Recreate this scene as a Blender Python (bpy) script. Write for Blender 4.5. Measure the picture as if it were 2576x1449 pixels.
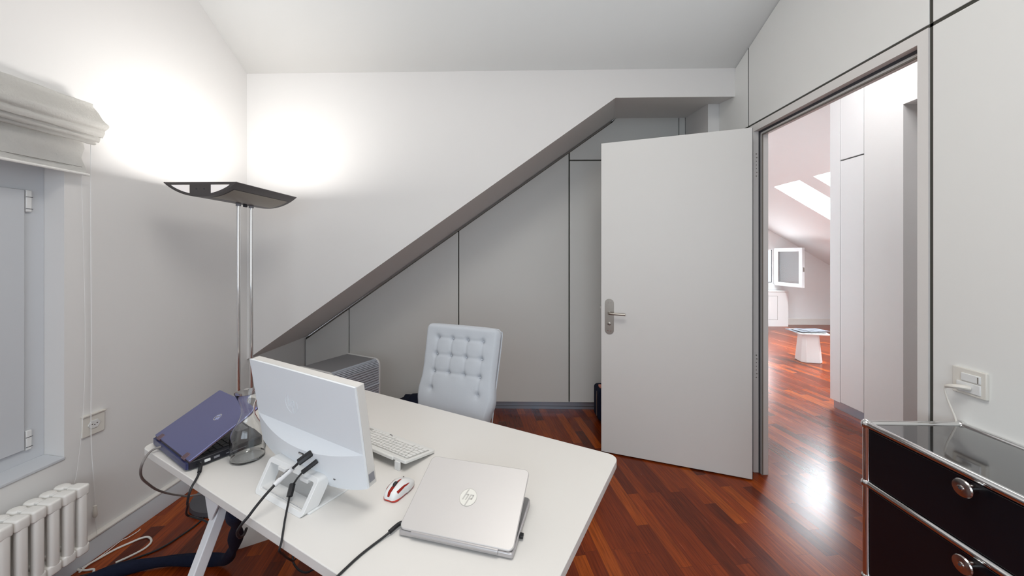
import bpy, bmesh, math, random
from mathutils import Vector, Matrix
for o in list(bpy.data.objects): bpy.data.objects.remove(o)
S = bpy.context.scene
C = S.collection
pi = math.pi
R = math.radians

# ------------------------------------------------------------------ camera
cd = bpy.data.cameras.new('camera')
cam = bpy.data.objects.new('camera', cd); C.objects.link(cam)
cd.sensor_width = 36.0
cd.lens = 930.0/2576.0*36.0
cd.shift_y = -(724.5-640.0)/2576.0
cd.clip_start = 0.02
cam.location = (0, 0, 1.42)
cam.rotation_euler = (pi/2, 0, math.atan(22/930.0))
S.camera = cam

# ------------------------------------------------------------------ view, world, lights
S.view_settings.view_transform = 'Standard'
S.view_settings.look = 'None'
S.view_settings.gamma = 1.0
S.view_settings.use_curve_mapping = False
S.view_settings.exposure = 0.12
W = bpy.data.worlds.new('world'); S.world = W; W.use_nodes = True
wb = W.node_tree.nodes['Background']
wb.inputs[0].default_value = (0.80, 0.90, 1.0, 1); wb.inputs[1].default_value = 1.5

def area(name, loc, direction, sx, sy, power, color):
    l = bpy.data.lights.new(name, 'AREA'); l.shape = 'RECTANGLE'; l.size = sx; l.size_y = sy
    l.energy = power; l.color = color
    o = bpy.data.objects.new(name, l); C.objects.link(o); o.location = loc
    o.rotation_euler = Vector(direction).to_track_quat('-Z', 'Y').to_euler()
    return o
COOL = (0.80, 0.90, 1.0)
DAY = (0.86, 0.945, 1.0)
area('daylight_rear_window', (-0.2, -1.62, 1.65), (0, 1, -0.05), 2.3, 1.5, 27, (0.78, 0.89, 1.0))
area('daylight_room_skylight', (0.0, 0.55, 3.42), (0, 0, -1), 1.1, 1.3, 28, (1.0, 0.95, 0.875))
SL = math.atan(0.6)
NRM = (-math.sin(SL), 0, -math.cos(SL))       # down through the far roof slope
def slope_pt(x, y, up): return (x - NRM[0]*up, y, 3.19 - 0.6*(x - 2.9) - NRM[2]*up)
area('daylight_skylight_far', slope_pt(4.6, 5.74, .27), NRM, 1.35, 0.7, 215, DAY)
area('daylight_skylight_mid', slope_pt(4.6, 4.945, .27), NRM, 1.35, 0.7, 180, DAY)
area('added_skylight_near', slope_pt(4.6, 4.10, .27), NRM, 1.35, 0.7, 60, DAY)  # unseen third skylight, added to light the hall
area('daylight_gable_window', (4.6, 7.80, 1.2), (0, -1, 0), 1.2, 0.9, 26, (0.9, 0.96, 1.0))
area('added_hall_fill', (2.25, 2.55, 3.28), (0, 0, -1), 0.9, 1.3, 19, (1.0, 0.95, 0.92))  # unseen source, added to brighten the closet wall of the hall

# ------------------------------------------------------------------ materials
def mat(name, col, rough=.5, metal=0., spec=.5, noise=0., nscale=8., bump=0., bscale=200., **k):
    m = bpy.data.materials.new(name); m.use_nodes = True
    nt = m.node_tree; b = nt.nodes['Principled BSDF']
    b.inputs['Base Color'].default_value = (*col, 1)
    b.inputs['Roughness'].default_value = rough
    b.inputs['Metallic'].default_value = metal
    b.inputs['Specular IOR Level'].default_value = spec
    for kk, v in k.items():
        b.inputs[kk.replace('_', ' ')].default_value = v
    tc = nt.nodes.new('ShaderNodeTexCoord')
    nz = nt.nodes.new('ShaderNodeTexNoise'); nz.inputs['Scale'].default_value = nscale
    nz.inputs['Detail'].default_value = 4
    nt.links.new(tc.outputs['Object'], nz.inputs['Vector'])
    mx = nt.nodes.new('ShaderNodeMix'); mx.data_type = 'RGBA'
    a = 1 - (noise if noise else .015)
    mx.inputs[6].default_value = (col[0]*a, col[1]*a, col[2]*a, 1)
    mx.inputs[7].default_value = (*col, 1)
    nt.links.new(nz.outputs[0], mx.inputs[0]); nt.links.new(mx.outputs[2], b.inputs['Base Color'])
    if bump:
        n2 = nt.nodes.new('ShaderNodeTexNoise'); n2.inputs['Scale'].default_value = bscale
        nt.links.new(tc.outputs['Object'], n2.inputs['Vector'])
        bp = nt.nodes.new('ShaderNodeBump'); bp.inputs['Strength'].default_value = bump
        bp.inputs['Distance'].default_value = .002
        nt.links.new(n2.outputs[0], bp.inputs['Height']); nt.links.new(bp.outputs[0], b.inputs['Normal'])
    return m

M = {}
M['wall'] = mat('plaster', (.80, .785, .77), .85, noise=.02, nscale=2, bump=.05, bscale=60)
M['ceil'] = mat('ceiling_plaster', (.79, .767, .737), .9, noise=.015, nscale=2)
M['panel'] = mat('laminate_panel', (.74, .735, .705), .45, spec=.35)
M['doorp'] = mat('door_laminate', (.80, .79, .765), .45, spec=.35)
M['wpanel'] = mat('wall_laminate', (.86, .86, .835), .45, spec=.35)
M['hallwall'] = mat('hall_plaster', (.83, .83, .825), .85)
M['sash'] = mat('casement_paint', (.62, .62, .62), .4)
M['hallpanel'] = mat('hall_laminate', (.87, .875, .88), .5, spec=.3)
M['gap'] = mat('gap_shade', (.055, .054, .044), .8)  # near-black colour stands in for the shade inside gaps
M['strip'] = mat('gap_strip', (.22, .20, .175), .6)
M['frame'] = mat('painted_steel_frame', (.80, .775, .75), .4, spec=.4)
M['gasket'] = mat('rubber_gasket', (.05, .05, .06), .6)
M['dot'] = mat('screw_hole', (.08, .06, .05), .5)
M['screw'] = mat('screw_head', (.45, .42, .38), .35, metal=.7)
M['plinth'] = mat('aluminium_plinth', (.40, .46, .54), .3, metal=.7)
M['joinery'] = mat('painted_wood', (.62, .64, .67), .45)
M['trim'] = mat('skirting_paint', (.76, .73, .69), .5)
M['desk'] = mat('desk_laminate', (.76, .735, .70), .35, spec=.4)
M['deskedge'] = mat('desk_steel', (.78, .79, .81), .35)
M['white'] = mat('white_plastic', (.80, .80, .79), .35)
M['monitor'] = mat('monitor_plastic', (.82, .85, .88), .4)
M['monrim'] = mat('monitor_rim_shaded', (.66, .64, .61), .4)  # colour lowered to stand in for shade on the rim's side
M['screen'] = mat('screen_glass', (.02, .02, .025), .1)
M['chrome'] = mat('chrome', (.80, .80, .80), .08, metal=1.)
M['steel'] = mat('brushed_steel', (.42, .39, .35), .35, metal=.9)
M['bronze'] = mat('brushed_bronze', (.30, .265, .225), .33, metal=.85)
M['knob'] = mat('knob_steel', (.62, .60, .58), .18, metal=1.)
M['black'] = mat('black_lacquer', (.006, .006, .009), .25, spec=.4)
M['blacktop'] = mat('black_lacquer_top', (.010, .010, .012), .07, spec=1.0, Coat_Weight=1.0, Coat_Roughness=.04)
M['rubber'] = mat('black_rubber', (.012, .012, .014), .5)
M['lampgrey'] = mat('lamp_metal', (.13, .12, .12), .38, metal=.7)
M['lampin'] = mat('lamp_reflector', (.85, .84, .80), .4)
M['lampbase'] = mat('lamp_base_grey', (.07, .07, .08), .5)
M['silver'] = mat('laptop_silver', (.60, .575, .56), .42, metal=.35, noise=.02, nscale=300)
M['silveredge'] = mat('laptop_edge', (.48, .46, .46), .35, metal=.5)
M['deck'] = mat('laptop_deck', (.35, .34, .34), .4, metal=.5)
M['logo'] = mat('logo_cream', (.74, .72, .66), .4)
M['logoline'] = mat('logo_line', (.50, .48, .45), .4)
M['lid'] = mat('blue_grey_lid', (.24, .25, .46), .34, metal=.95)
M['lidtrim'] = mat('lid_trim', (.16, .10, .12), .4, metal=.5)
M['lapblack'] = mat('laptop_black', (.012, .012, .018), .4)
M['lapblue'] = mat('laptop_hinge_band', (.05, .06, .16), .35, metal=.4)
M['key'] = mat('black_key', (.012, .012, .015), .45)
M['wkey'] = mat('white_key', (.82, .81, .785), .4)
M['kbd'] = mat('keyboard_body', (.77, .765, .74), .4)
M['bed'] = mat('key_gap', (.42, .41, .39), .5)
M['mark'] = mat('print_mark', (.12, .11, .11), .6)
M['fab'] = mat('light_grey_fabric', (.52, .545, .585), .95, spec=.1, noise=.10, nscale=500, bump=.35, bscale=900)
M['navy'] = mat('navy_fabric', (.010, .014, .035), .85, spec=.2, noise=.4, nscale=60, bump=.6, bscale=140)
M['linen'] = mat('white_linen', (.88, .865, .83), .95, spec=.1, noise=.07, nscale=30, bump=.8, bscale=120)
M['cord'] = mat('white_cord', (.85, .84, .83), .7)
M['greycable'] = mat('grey_cable', (.24, .22, .21), .5)
M['cream'] = mat('cream_plastic', (.76, .73, .67), .5)
M['radiator'] = mat('radiator_enamel', (.90, .88, .84), .25)
M['red'] = mat('red_plastic', (.52, .035, .02), .3)
M['orange'] = mat('orange_plastic', (.75, .14, .06), .35)
M['slat'] = mat('slat_grey', (.60, .64, .72), .35, metal=.35)
M['slattop'] = mat('slat_top', (.27, .27, .28), .5, metal=.2, noise=.1, nscale=300)
M['shell'] = mat('cabinet_shell', (.66, .65, .64), .4)
M['grey'] = mat('grey_plastic', (.25, .25, .27), .4)
M['paper1'] = mat('magazine_cover', (.26, .27, .30), .9, spec=.1, noise=.97, nscale=16)
M['paper2'] = mat('magazine_pages', (.45, .45, .44), .6)
M['salmon'] = mat('salmon_label', (.70, .28, .20), .6)

def glass(name, col, rough=0.0, ior=1.45):
    m = bpy.data.materials.new(name); m.use_nodes = True
    b = m.node_tree.nodes['Principled BSDF']
    b.inputs['Base Color'].default_value = (*col, 1); b.inputs['Roughness'].default_value = rough
    b.inputs['Transmission Weight'].default_value = 1.0; b.inputs['IOR'].default_value = ior
    return m
M['glass'] = glass('clear_glass', (.97, .98, .98))
M['pane'] = glass('window_pane', (.82, .90, .93), .02, 1.1)
M['sleeve'] = mat('clear_label_sleeve', (.72, .72, .73), .3)

def emis(name, col, st):
    m = bpy.data.materials.new(name); m.use_nodes = True
    b = m.node_tree.nodes['Principled BSDF']
    nz = m.node_tree.nodes.new('ShaderNodeTexNoise'); nz.inputs['Scale'].default_value = 60
    tc = m.node_tree.nodes.new('ShaderNodeTexCoord')
    m.node_tree.links.new(tc.outputs['Object'], nz.inputs['Vector'])
    mx = m.node_tree.nodes.new('ShaderNodeMix'); mx.data_type = 'RGBA'
    mx.inputs[6].default_value = (.95, .70, .35, 1); mx.inputs[7].default_value = (*col, 1)
    m.node_tree.links.new(nz.outputs[0], mx.inputs[0])
    m.node_tree.links.new(mx.outputs[2], b.inputs['Emission Color'])
    b.inputs['Base Color'].default_value = (.8, .8, .8, 1)
    b.inputs['Emission Strength'].default_value = st
    return m
M['glow'] = emis('lit_perforated_sheet', (.70, .72, .95), .32)

def floor_mat():
    m = bpy.data.materials.new('merbau_parquet'); m.use_nodes = True
    nt = m.node_tree; N = nt.nodes; L = nt.links; b = N['Principled BSDF']
    tc = N.new('ShaderNodeTexCoord')
    mp = N.new('ShaderNodeMapping'); mp.inputs['Rotation'].default_value = (0, 0, R(-9.6))
    L.new(tc.outputs['Object'], mp.inputs['Vector'])
    sp = N.new('ShaderNodeSeparateXYZ'); L.new(mp.outputs[0], sp.inputs[0])
    def math_(op, a, c=None):
        n = N.new('ShaderNodeMath'); n.operation = op
        for i, v in enumerate((a, c)):
            if v is None: continue
            if isinstance(v, (int, float)): n.inputs[i].default_value = v
            else: L.new(v, n.inputs[i])
        return n.outputs[0]
    PW, PL = .066, .52
    xr = math_('DIVIDE', sp.outputs[0], PW)
    row = math_('FLOOR', xr)
    fx = math_('FRACT', xr)
    wn = N.new('ShaderNodeTexWhiteNoise'); wn.noise_dimensions = '1D'; L.new(row, wn.inputs['W'])
    yo = math_('ADD', math_('DIVIDE', sp.outputs[1], PL), math_('MULTIPLY', wn.outputs[0], 7.31))
    colm = math_('FLOOR', yo); fy = math_('FRACT', yo)
    cb = N.new('ShaderNodeCombineXYZ'); L.new(row, cb.inputs[0]); L.new(colm, cb.inputs[1])
    w2 = N.new('ShaderNodeTexWhiteNoise'); w2.noise_dimensions = '3D'; L.new(cb.outputs[0], w2.inputs['Vector'])
    ramp = N.new('ShaderNodeValToRGB')
    e = ramp.color_ramp.elements
    e[0].position = 0; e[0].color = (.092, .0150, .0035, 1)
    e[1].position = 1; e[1].color = (.340, .066, .0060, 1)
    for p, c in ((.15, (.130, .0195, .0038, 1)), (.5, (.190, .0280, .0042, 1)), (.85, (.255, .042, .0048, 1))):
        q = e.new(p); q.color = c
    L.new(w2.outputs[0], ramp.inputs[0])
    # grain streaks along the strip
    gm = N.new('ShaderNodeCombineXYZ')
    L.new(math_('MULTIPLY', sp.outputs[0], 160.), gm.inputs[0])
    L.new(math_('MULTIPLY', sp.outputs[1], 7.), gm.inputs[1])
    L.new(math_('MULTIPLY', w2.outputs[0], 40.), gm.inputs[2])
    gn = N.new('ShaderNodeTexNoise'); gn.inputs['Scale'].default_value = 1.; gn.inputs['Detail'].default_value = 5
    L.new(gm.outputs[0], gn.inputs['Vector'])
    gr = N.new('ShaderNodeMapRange'); gr.inputs['From Min'].default_value = .3; gr.inputs['From Max'].default_value = .7
    gr.inputs['To Min'].default_value = .62; gr.inputs['To Max'].default_value = 1.22
    L.new(gn.outputs[0], gr.inputs['Value'])
    vm = N.new('ShaderNodeVectorMath'); vm.operation = 'SCALE'
    L.new(ramp.outputs[0], vm.inputs[0]); L.new(gr.outputs[0], vm.inputs['Scale'])
    # joints
    gx = math_('LESS_THAN', math_('MINIMUM', fx, math_('SUBTRACT', 1., fx)), .010)
    gy = math_('LESS_THAN', math_('MINIMUM', fy, math_('SUBTRACT', 1., fy)), .0013)
    g = math_('MAXIMUM', gx, gy)
    mx = N.new('ShaderNodeMix'); mx.data_type = 'RGBA'
    L.new(math_('MULTIPLY', g, .6), mx.inputs[0]); L.new(vm.outputs[0], mx.inputs[6]); mx.inputs[7].default_value = (.02, .006, .003, 1)
    L.new(mx.outputs[2], b.inputs['Base Color'])
    rr = N.new('ShaderNodeMapRange'); rr.inputs['To Min'].default_value = .20; rr.inputs['To Max'].default_value = .30
    L.new(gn.outputs[0], rr.inputs['Value']); L.new(rr.outputs[0], b.inputs['Roughness'])
    b.inputs['Specular IOR Level'].default_value = .27
    # every strip tilts by a hair, which breaks up the reflections
    bp = N.new('ShaderNodeBump'); bp.inputs['Strength'].default_value = .04; bp.inputs['Distance'].default_value = .001
    L.new(gn.outputs[0], bp.inputs['Height']); L.new(bp.outputs[0], b.inputs['Normal'])
    return m
M['floor'] = floor_mat()

# ------------------------------------------------------------------ mesh helpers
def bx(bm, x0, x1, y0, y1, z0, z1, T=None):
    v = [bm.verts.new(p) for p in ((x0,y0,z0),(x1,y0,z0),(x1,y1,z0),(x0,y1,z0),(x0,y0,z1),(x1,y0,z1),(x1,y1,z1),(x0,y1,z1))]
    for f in ((0,3,2,1),(4,5,6,7),(0,1,5,4),(1,2,6,5),(2,3,7,6),(3,0,4,7)): bm.faces.new([v[i] for i in f])
    if T is not None: bmesh.ops.transform(bm, matrix=T, verts=v)
    return bm
def box(*a, T=None): return bx(bmesh.new(), *a, T=T)
def loft(bm, A, B, cap=True):
    a = [bm.verts.new(p) for p in A]; b = [bm.verts.new(p) for p in B]; n = len(a)
    for i in range(n): bm.faces.new((a[i], a[(i+1) % n], b[(i+1) % n], b[i]))
    if cap: bm.faces.new(a[::-1]); bm.faces.new(b)
    return a + b
def prism(bm, poly, axis, lo, hi, T=None):
    f = {'x': lambda p, t: (t, p[0], p[1]), 'y': lambda p, t: (p[0], t, p[1]), 'z': lambda p, t: (p[0], p[1], t)}[axis]
    vs = loft(bm, [f(p, lo) for p in poly], [f(p, hi) for p in poly])
    if T is not None: bmesh.ops.transform(bm, matrix=T, verts=vs)
    bmesh.ops.recalc_face_normals(bm, faces=bm.faces)
    return bm
def rrect(x0, x1, y0, y1, r, n=6):
    rs = r if isinstance(r, (tuple, list)) else (r,)*4    # corners: x0y0, x1y0, x1y1, x0y1
    out = []
    for (cx, cy, a0, rr) in ((x0+rs[0], y0+rs[0], pi, rs[0]), (x1-rs[1], y0+rs[1], 1.5*pi, rs[1]), (x1-rs[2], y1-rs[2], 0, rs[2]), (x0+rs[3], y1-rs[3], .5*pi, rs[3])):
        if rr < 1e-5: out.append((cx, cy)); continue
        for i in range(n+1):
            a = a0 + .5*pi*i/n; out.append((cx+rr*math.cos(a), cy+rr*math.sin(a)))
    return out
def catmull(pts, sub=6):
    P = [Vector(p) for p in pts]
    if len(P) < 3: return P
    out = []
    for i in range(len(P)-1):
        p0 = P[i-1] if i else P[0]*2-P[1]; p1 = P[i]; p2 = P[i+1]; p3 = P[i+2] if i+2 < len(P) else P[-1]*2-P[-2]
        for k in range(sub):
            t = k/sub
            out.append(.5*((2*p1)+(p2-p0)*t+(2*p0-5*p1+4*p2-p3)*t*t+(3*p1-p0-3*p2+p3)*t**3))
    out.append(P[-1]); return out
def tube(bm, pts, r, n=10, sub=6, flat=None):
    P = catmull(pts, sub) if sub > 1 else [Vector(p) for p in pts]
    up = Vector((0, 0, 1)); t0 = (P[1]-P[0]).normalized()
    if abs(t0.dot(up)) > .95: up = Vector((1, 0, 0))
    s = t0.cross(up).normalized()
    rings = []
    for i, p in enumerate(P):
        t = (P[min(i+1, len(P)-1)]-P[max(i-1, 0)]).normalized()
        s = (s - t*s.dot(t)).normalized(); u = s.cross(t).normalized()
        rr = r[min(int(i*len(r)/len(P)), len(r)-1)] if isinstance(r, list) else r
        a, b = (rr, rr) if flat is None else flat(i/(len(P)-1))
        rings.append([bm.verts.new(p + s*math.cos(2*pi*k/n)*a + u*math.sin(2*pi*k/n)*b) for k in range(n)])
    for A, B in zip(rings, rings[1:]):
        for k in range(n): bm.faces.new((A[k], A[(k+1) % n], B[(k+1) % n], B[k]))
    bm.faces.new(rings[0][::-1]); bm.faces.new(rings[-1])
    bmesh.ops.recalc_face_normals(bm, faces=bm.faces)
    return bm
def lathe(bm, prof, n=32, cx=0, cy=0, T=None):
    rings = []; vs = []
    for r, z in prof:
        if r < 1e-6: q = [bm.verts.new((cx, cy, z))]
        else: q = [bm.verts.new((cx+r*math.cos(2*pi*k/n), cy+r*math.sin(2*pi*k/n), z)) for k in range(n)]
        rings.append(q); vs += q
    for A, B in zip(rings, rings[1:]):
        for k in range(n):
            if len(A) == 1 and len(B) == 1: continue
            if len(A) == 1: bm.faces.new((A[0], B[k], B[(k+1) % n]))
            elif len(B) == 1: bm.faces.new((A[k], A[(k+1) % n], B[0]))
            else: bm.faces.new((A[k], A[(k+1) % n], B[(k+1) % n], B[k]))
    if T is not None: bmesh.ops.transform(bm, matrix=T, verts=vs)
    bmesh.ops.recalc_face_normals(bm, faces=bm.faces)
    return bm
def holes(bm, us, vs, hole, f, t0, t1):
    """grid wall: cells between the sorted cuts us x vs, minus those inside a hole; f(u,v,t) -> point"""
    for i in range(len(us)-1):
        for j in range(len(vs)-1):
            uc, vc = (us[i]+us[i+1])/2, (vs[j]+vs[j+1])/2
            if any(h[0] < uc < h[1] and h[2] < vc < h[3] for h in hole): continue
            q = [(us[i], vs[j]), (us[i+1], vs[j]), (us[i+1], vs[j+1]), (us[i], vs[j+1])]
            loft(bm, [f(a, b, t0) for a, b in q], [f(a, b, t1) for a, b in q])
    bmesh.ops.remove_doubles(bm, verts=bm.verts, dist=1e-5)
    # drop doubled internal faces
    seen = {}
    for fc in list(bm.faces):
        k = tuple(sorted(v.index for v in fc.verts)) if False else tuple(sorted(tuple(round(c, 4) for c in v.co) for v in fc.verts))
        seen.setdefault(k, []).append(fc)
    bmesh.ops.delete(bm, geom=[x for l in seen.values() if len(l) > 1 for x in l], context='FACES_ONLY')
    bmesh.ops.recalc_face_normals(bm, faces=bm.faces)
    return bm

def obj(name, bm, m, parent=None, bevel=0, smooth=True, seg=2, sub=0, label=None):
    me = bpy.data.meshes.new(name); bm.normal_update(); bm.to_mesh(me); bm.free()
    o = bpy.data.objects.new(name, me); C.objects.link(o)
    me.materials.append(M[m])
    if smooth:
        for p in me.polygons: p.use_smooth = True
        try: me.set_sharp_from_angle(angle=R(35))
        except Exception: pass
    if bevel:
        b = o.modifiers.new('bevel', 'BEVEL'); b.width = bevel; b.segments = seg; b.limit_method = 'ANGLE'; b.angle_limit = R(40)
        b.harden_normals = False
    if sub:
        s = o.modifiers.new('sub', 'SUBSURF'); s.levels = sub; s.render_levels = sub
    if parent: o.parent = parent
    if label: o['label'] = label
    return o
def thing(name, label, cat, loc=(0, 0, 0), rz=0, group=None):
    o = bpy.data.objects.new(name, None); C.objects.link(o); o.empty_display_size = .05
    o.location = loc; o.rotation_euler = (0, 0, rz); o['label'] = label; o['category'] = cat
    if group: o['group'] = group
    return o
def tag(o, label, cat, group=None):
    o['label'] = label; o['category'] = cat
    if group: o['group'] = group
    return o
def struct(name, bm, m, parent=None, **k):
    o = obj(name, bm, m, parent, **k)
    if not parent: o['kind'] = 'structure'
    return o
def sthing(name):
    o = bpy.data.objects.new(name, None); C.objects.link(o); o['kind'] = 'structure'; o.empty_display_size = .05
    return o
def frame_mat(o, x, y, z):        # matrix from origin and axes
    x, y, z = Vector(x), Vector(y), Vector(z)
    return Matrix(((x[0], y[0], z[0], o[0]), (x[1], y[1], z[1], o[1]), (x[2], y[2], z[2], o[2]), (0, 0, 0, 1)))

XL, XR, YF, YB = -2.005, 1.52, 2.66, 3.385
soff = lambda x: .649 + .7045*(x+2.005)

# ------------------------------------------------------------------ the setting: this room
struct('floor', box(-2.25, 8.2, -1.7, 7.75, -.06, 0), 'floor', smooth=False)

bm = bmesh.new()                  # left wall with the window niche
holes(bm, [-1.6, .25, 1.577, 3.45], [0, .527, 1.86, 3.3], [(.25, 1.577, .527, 1.86)], lambda u, v, t: (t, u, v), XL, -2.25)
struct('wall_left', bm, 'wall', smooth=False)
bm = bmesh.new()                  # rear wall with its window, behind the camera
holes(bm, [-2.005, -1.35, .95, 1.62], [0, .9, 2.4, 3.3], [(-1.35, .95, .9, 2.4)], lambda u, v, t: (u, t, v), -1.5, -1.6)
struct('wall_rear', bm, 'wall', smooth=False)
w = sthing('window_2')
bm = bmesh.new()
for a in (-1.35, -.23, .89): bx(bm, a, a+.06, -1.58, -1.52, .9, 2.4)
for a in (.9, 2.34): bx(bm, -1.35, .95, -1.58, -1.52, a, a+.06)
struct('window_frame', bm, 'joinery', w, bevel=.004)

bm = bmesh.new()                  # back wall above the slanted alcove
fr = [(XL, soff(XL)), (.678, 2.54), (XR+.1, 2.54), (XR+.1, 3.4), (XL, 3.4)]
bk = [(XL, soff(XL)), (.863, 2.668), (XR+.1, 2.668), (XR+.1, 3.4), (XL, 3.4)]
loft(bm, [(a, YF, b) for a, b in fr], [(a, YB+.06, b+(.003 if i == 0 else 0)) for i, (a, b) in enumerate(bk)])
bmesh.ops.recalc_face_normals(bm, faces=bm.faces)
struct('wall_back', bm, 'wall', smooth=False)

bm = bmesh.new()                  # sloping ceiling running up into the flat part
n = 14; g = []
for i in range(n+1):
    t = i/n; row = []
    for j in range(n+1):
        s = j/n; x = XL + (XR-XL)*s
        y1 = 1.93 + (1.50-1.93)*s
        row.append(bm.verts.new((x, 2.66 + (y1-2.66)*t, 2.742 + (3.2-2.742)*t)))
    row = [bm.verts.new((XL-.03, row[0].co.y, row[0].co.z))] + row + [bm.verts.new((XR+.1, row[-1].co.y, row[-1].co.z))]
    g.append(row)
for A, B in zip(g, g[1:]):
    for j in range(len(A)-1): bm.faces.new((A[j], A[j+1], B[j+1], B[j]))
bmesh.ops.solidify(bm, geom=list(bm.faces), thickness=-.08)
bmesh.ops.recalc_face_normals(bm, faces=bm.faces)
struct('ceiling', bm, 'ceil', smooth=True)
bm = bmesh.new()                  # flat part with its skylight shaft
holes(bm, [XL-.03, -.55, .55, XR+.1], [-1.6, -.1, 1.2, 1.50], [(-.55, .55, -.1, 1.2)], lambda u, v, t: (u, v, t), 3.2, 3.42)
loft(bm, [(XL-.03, 1.50, 3.2), (XR+.1, 1.50, 3.2), (XL-.03, 1.935, 3.2)], [(XL-.03, 1.50, 3.28), (XR+.1, 1.50, 3.28), (XL-.03, 1.935, 3.28)])
bmesh.ops.recalc_face_normals(bm, faces=bm.faces)
struct('ceiling_flat', bm, 'ceil', smooth=False)

# right wall: backing, door opening, laminate panels with shadow gaps
JL, JR, JT = 2.445, 1.45, 2.220
bm = bmesh.new()
holes(bm, [-1.6, 1.40, 2.50, 3.45], [0, 2.26, 3.35], [(1.40, 2.50, -1, 2.26)], lambda u, v, t: (t, u, v), XR+.022, 1.592)
wr = struct('wall_right', bm, 'gap', smooth=False)
def zc(y): return min(3.19, 2.735 + (3.2-2.742)*(2.66-y)/(2.66-1.50)) if y < 2.66 else 2.60
def wpanel(poly): return struct('wall_panel', prism(bmesh.new(), poly, 'x', XR, XR+.021), 'wpanel', wr, bevel=.0015, smooth=False)
wpanel([(1.414, 2.277), (2.502, 2.277), (2.502, zc(2.503)), (1.50, zc(1.5)), (1.414, zc(1.414))])
wpanel([(-1.5, 0), (1.400, 0), (1.400, 2.263), (-1.5, 2.263)])
wpanel([(-1.5, 2.277), (1.400, 2.277), (1.400, 3.19), (-1.5, 3.19)])
wpanel([(2.513, 2.277), (2.87, 2.277), (2.87, 2.60), (2.665, 2.60), (2.655, zc(2.655)), (2.513, zc(2.511))])
wpanel([(2.513, 0), (2.87, 0), (2.87, 2.263), (2.513, 2.263)])
struct('wall_column', prism(bmesh.new(), [(1.437, 2.872), (XR+.02, 2.872), (XR+.02, YB-.001), (1.492, YB-.001)], 'z', 0, 2.70), 'wall', smooth=False)

# skirting on the left wall
bm = prism(bmesh.new(), [(XL, 0), (XL+.018, 0), (XL+.018, .098), (XL+.013, .108), (XL, .108)], 'y', .3, 2.34)
bb = struct('baseboard_left', bm, 'joinery', bevel=.001)
struct('skirting_cap', prism(bmesh.new(), [(XL, .100), (XL+.022, .100), (XL+.022, .107), (XL+.012, .114), (XL, .114)], 'y', .3, 2.34), 'trim', bb, bevel=.001)

# ------------------------------------------------------------------ window niche with its shutter
w = sthing('window_1')
XW = -2.095
bm = bmesh.new()
holes(bm, [.25, .36, 1.505, 1.577], [.527, .60, 1.69, 1.86], [(.36, 1.505, .60, 1.69)], lambda u, v, t: (t, u, v), XW, XW-.05)
struct('window_frame', bm, 'joinery', w, bevel=.002)
struct('casement', box(XW-.035, XW+.012, .33, 1.505, .597, 1.692), 'joinery', w, bevel=.003)
for z0, z1 in ((.592, .675), (1.60, 1.692)):
    h = struct('hinge', box(XW, XW+.012, 1.509, 1.528, z0, z1), 'white', w, bevel=.003)
    bm = bmesh.new()
    for zz in (z0+.012, z1-.03): bx(bm, XW+.0115, XW+.0130, 1.508, 1.530, zz, zz+.002)
    obj('hinge_seam', bm, 'gasket', h)
bm = bmesh.new()                   # sloping sill boards of the niche
v = loft(bm, [(XL+.006, .25, .52), (XL+.006, .25, .531), (XW, .25, .542), (XW, .25, .50)], [(XL+.006, 1.576, .52), (XL+.006, 1.576, .531), (XW, 1.576, .542), (XW, 1.576, .50)])
bmesh.ops.recalc_face_normals(bm, faces=bm.faces)
struct('window_sill', bm, 'joinery', w, bevel=.002)

# ------------------------------------------------------------------ built-in closet in the alcove
cl = thing('built_in_closet', 'white built-in closet of tall slant-topped doors filling the alcove under the sloping wall', 'closet', (0, YB, 0))
k = .028
obj('carcass', prism(bmesh.new(), [(XL, .0), (1.49, 0), (1.49, 2.66), (.863, 2.66), (XL, soff(XL)-.006)], 'y', .021, .055), 'gap', cl, smooth=False)
def slant(x): return soff(x) - k
G = [(XL+.008, -1.593), (-1.584, -.575), (-.565, .436)]
for a, b in G:
    obj('door', prism(bmesh.new(), [(a, .071), (b, .071), (b, slant(b)), (a, slant(a))], 'y', 0, .02), 'panel', cl, bevel=.001, smooth=False)
obj('door', prism(bmesh.new(), [(.448, .071), (1.429, .071), (1.429, 2.272), (.448, 2.272)], 'y', 0, .02), 'panel', cl, bevel=.001, smooth=False)
obj('upper_door', prism(bmesh.new(), [(.448, 2.284), (1.429, 2.282), (1.429, 2.662), (.87, 2.662), (.835, slant(.835)), (.448, slant(.448))], 'y', 0, .02), 'panel', cl, bevel=.001, smooth=False)
obj('filler_strip', prism(bmesh.new(), [(1.437, .071), (1.488, .071), (1.488, 2.662), (1.437, 2.662)], 'y', 0, .02), 'panel', cl, smooth=False)
obj('gap_strip', prism(bmesh.new(), [(XL+.05, slant(XL+.05)+.006), (.81, slant(.81)+.006), (.835, slant(.835)+.021), (XL+.05, slant(XL+.05)+.02)], 'y', .008, .02), 'strip', cl, smooth=False)
pl = obj('plinth', box(XL+.01, 1.455, .018, .03, 0, .070), 'plinth', cl, bevel=.001)
obj('plinth_groove', box(XL+.01, 1.455, .0165, .0185, .026, .029), 'gap', pl)

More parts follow.
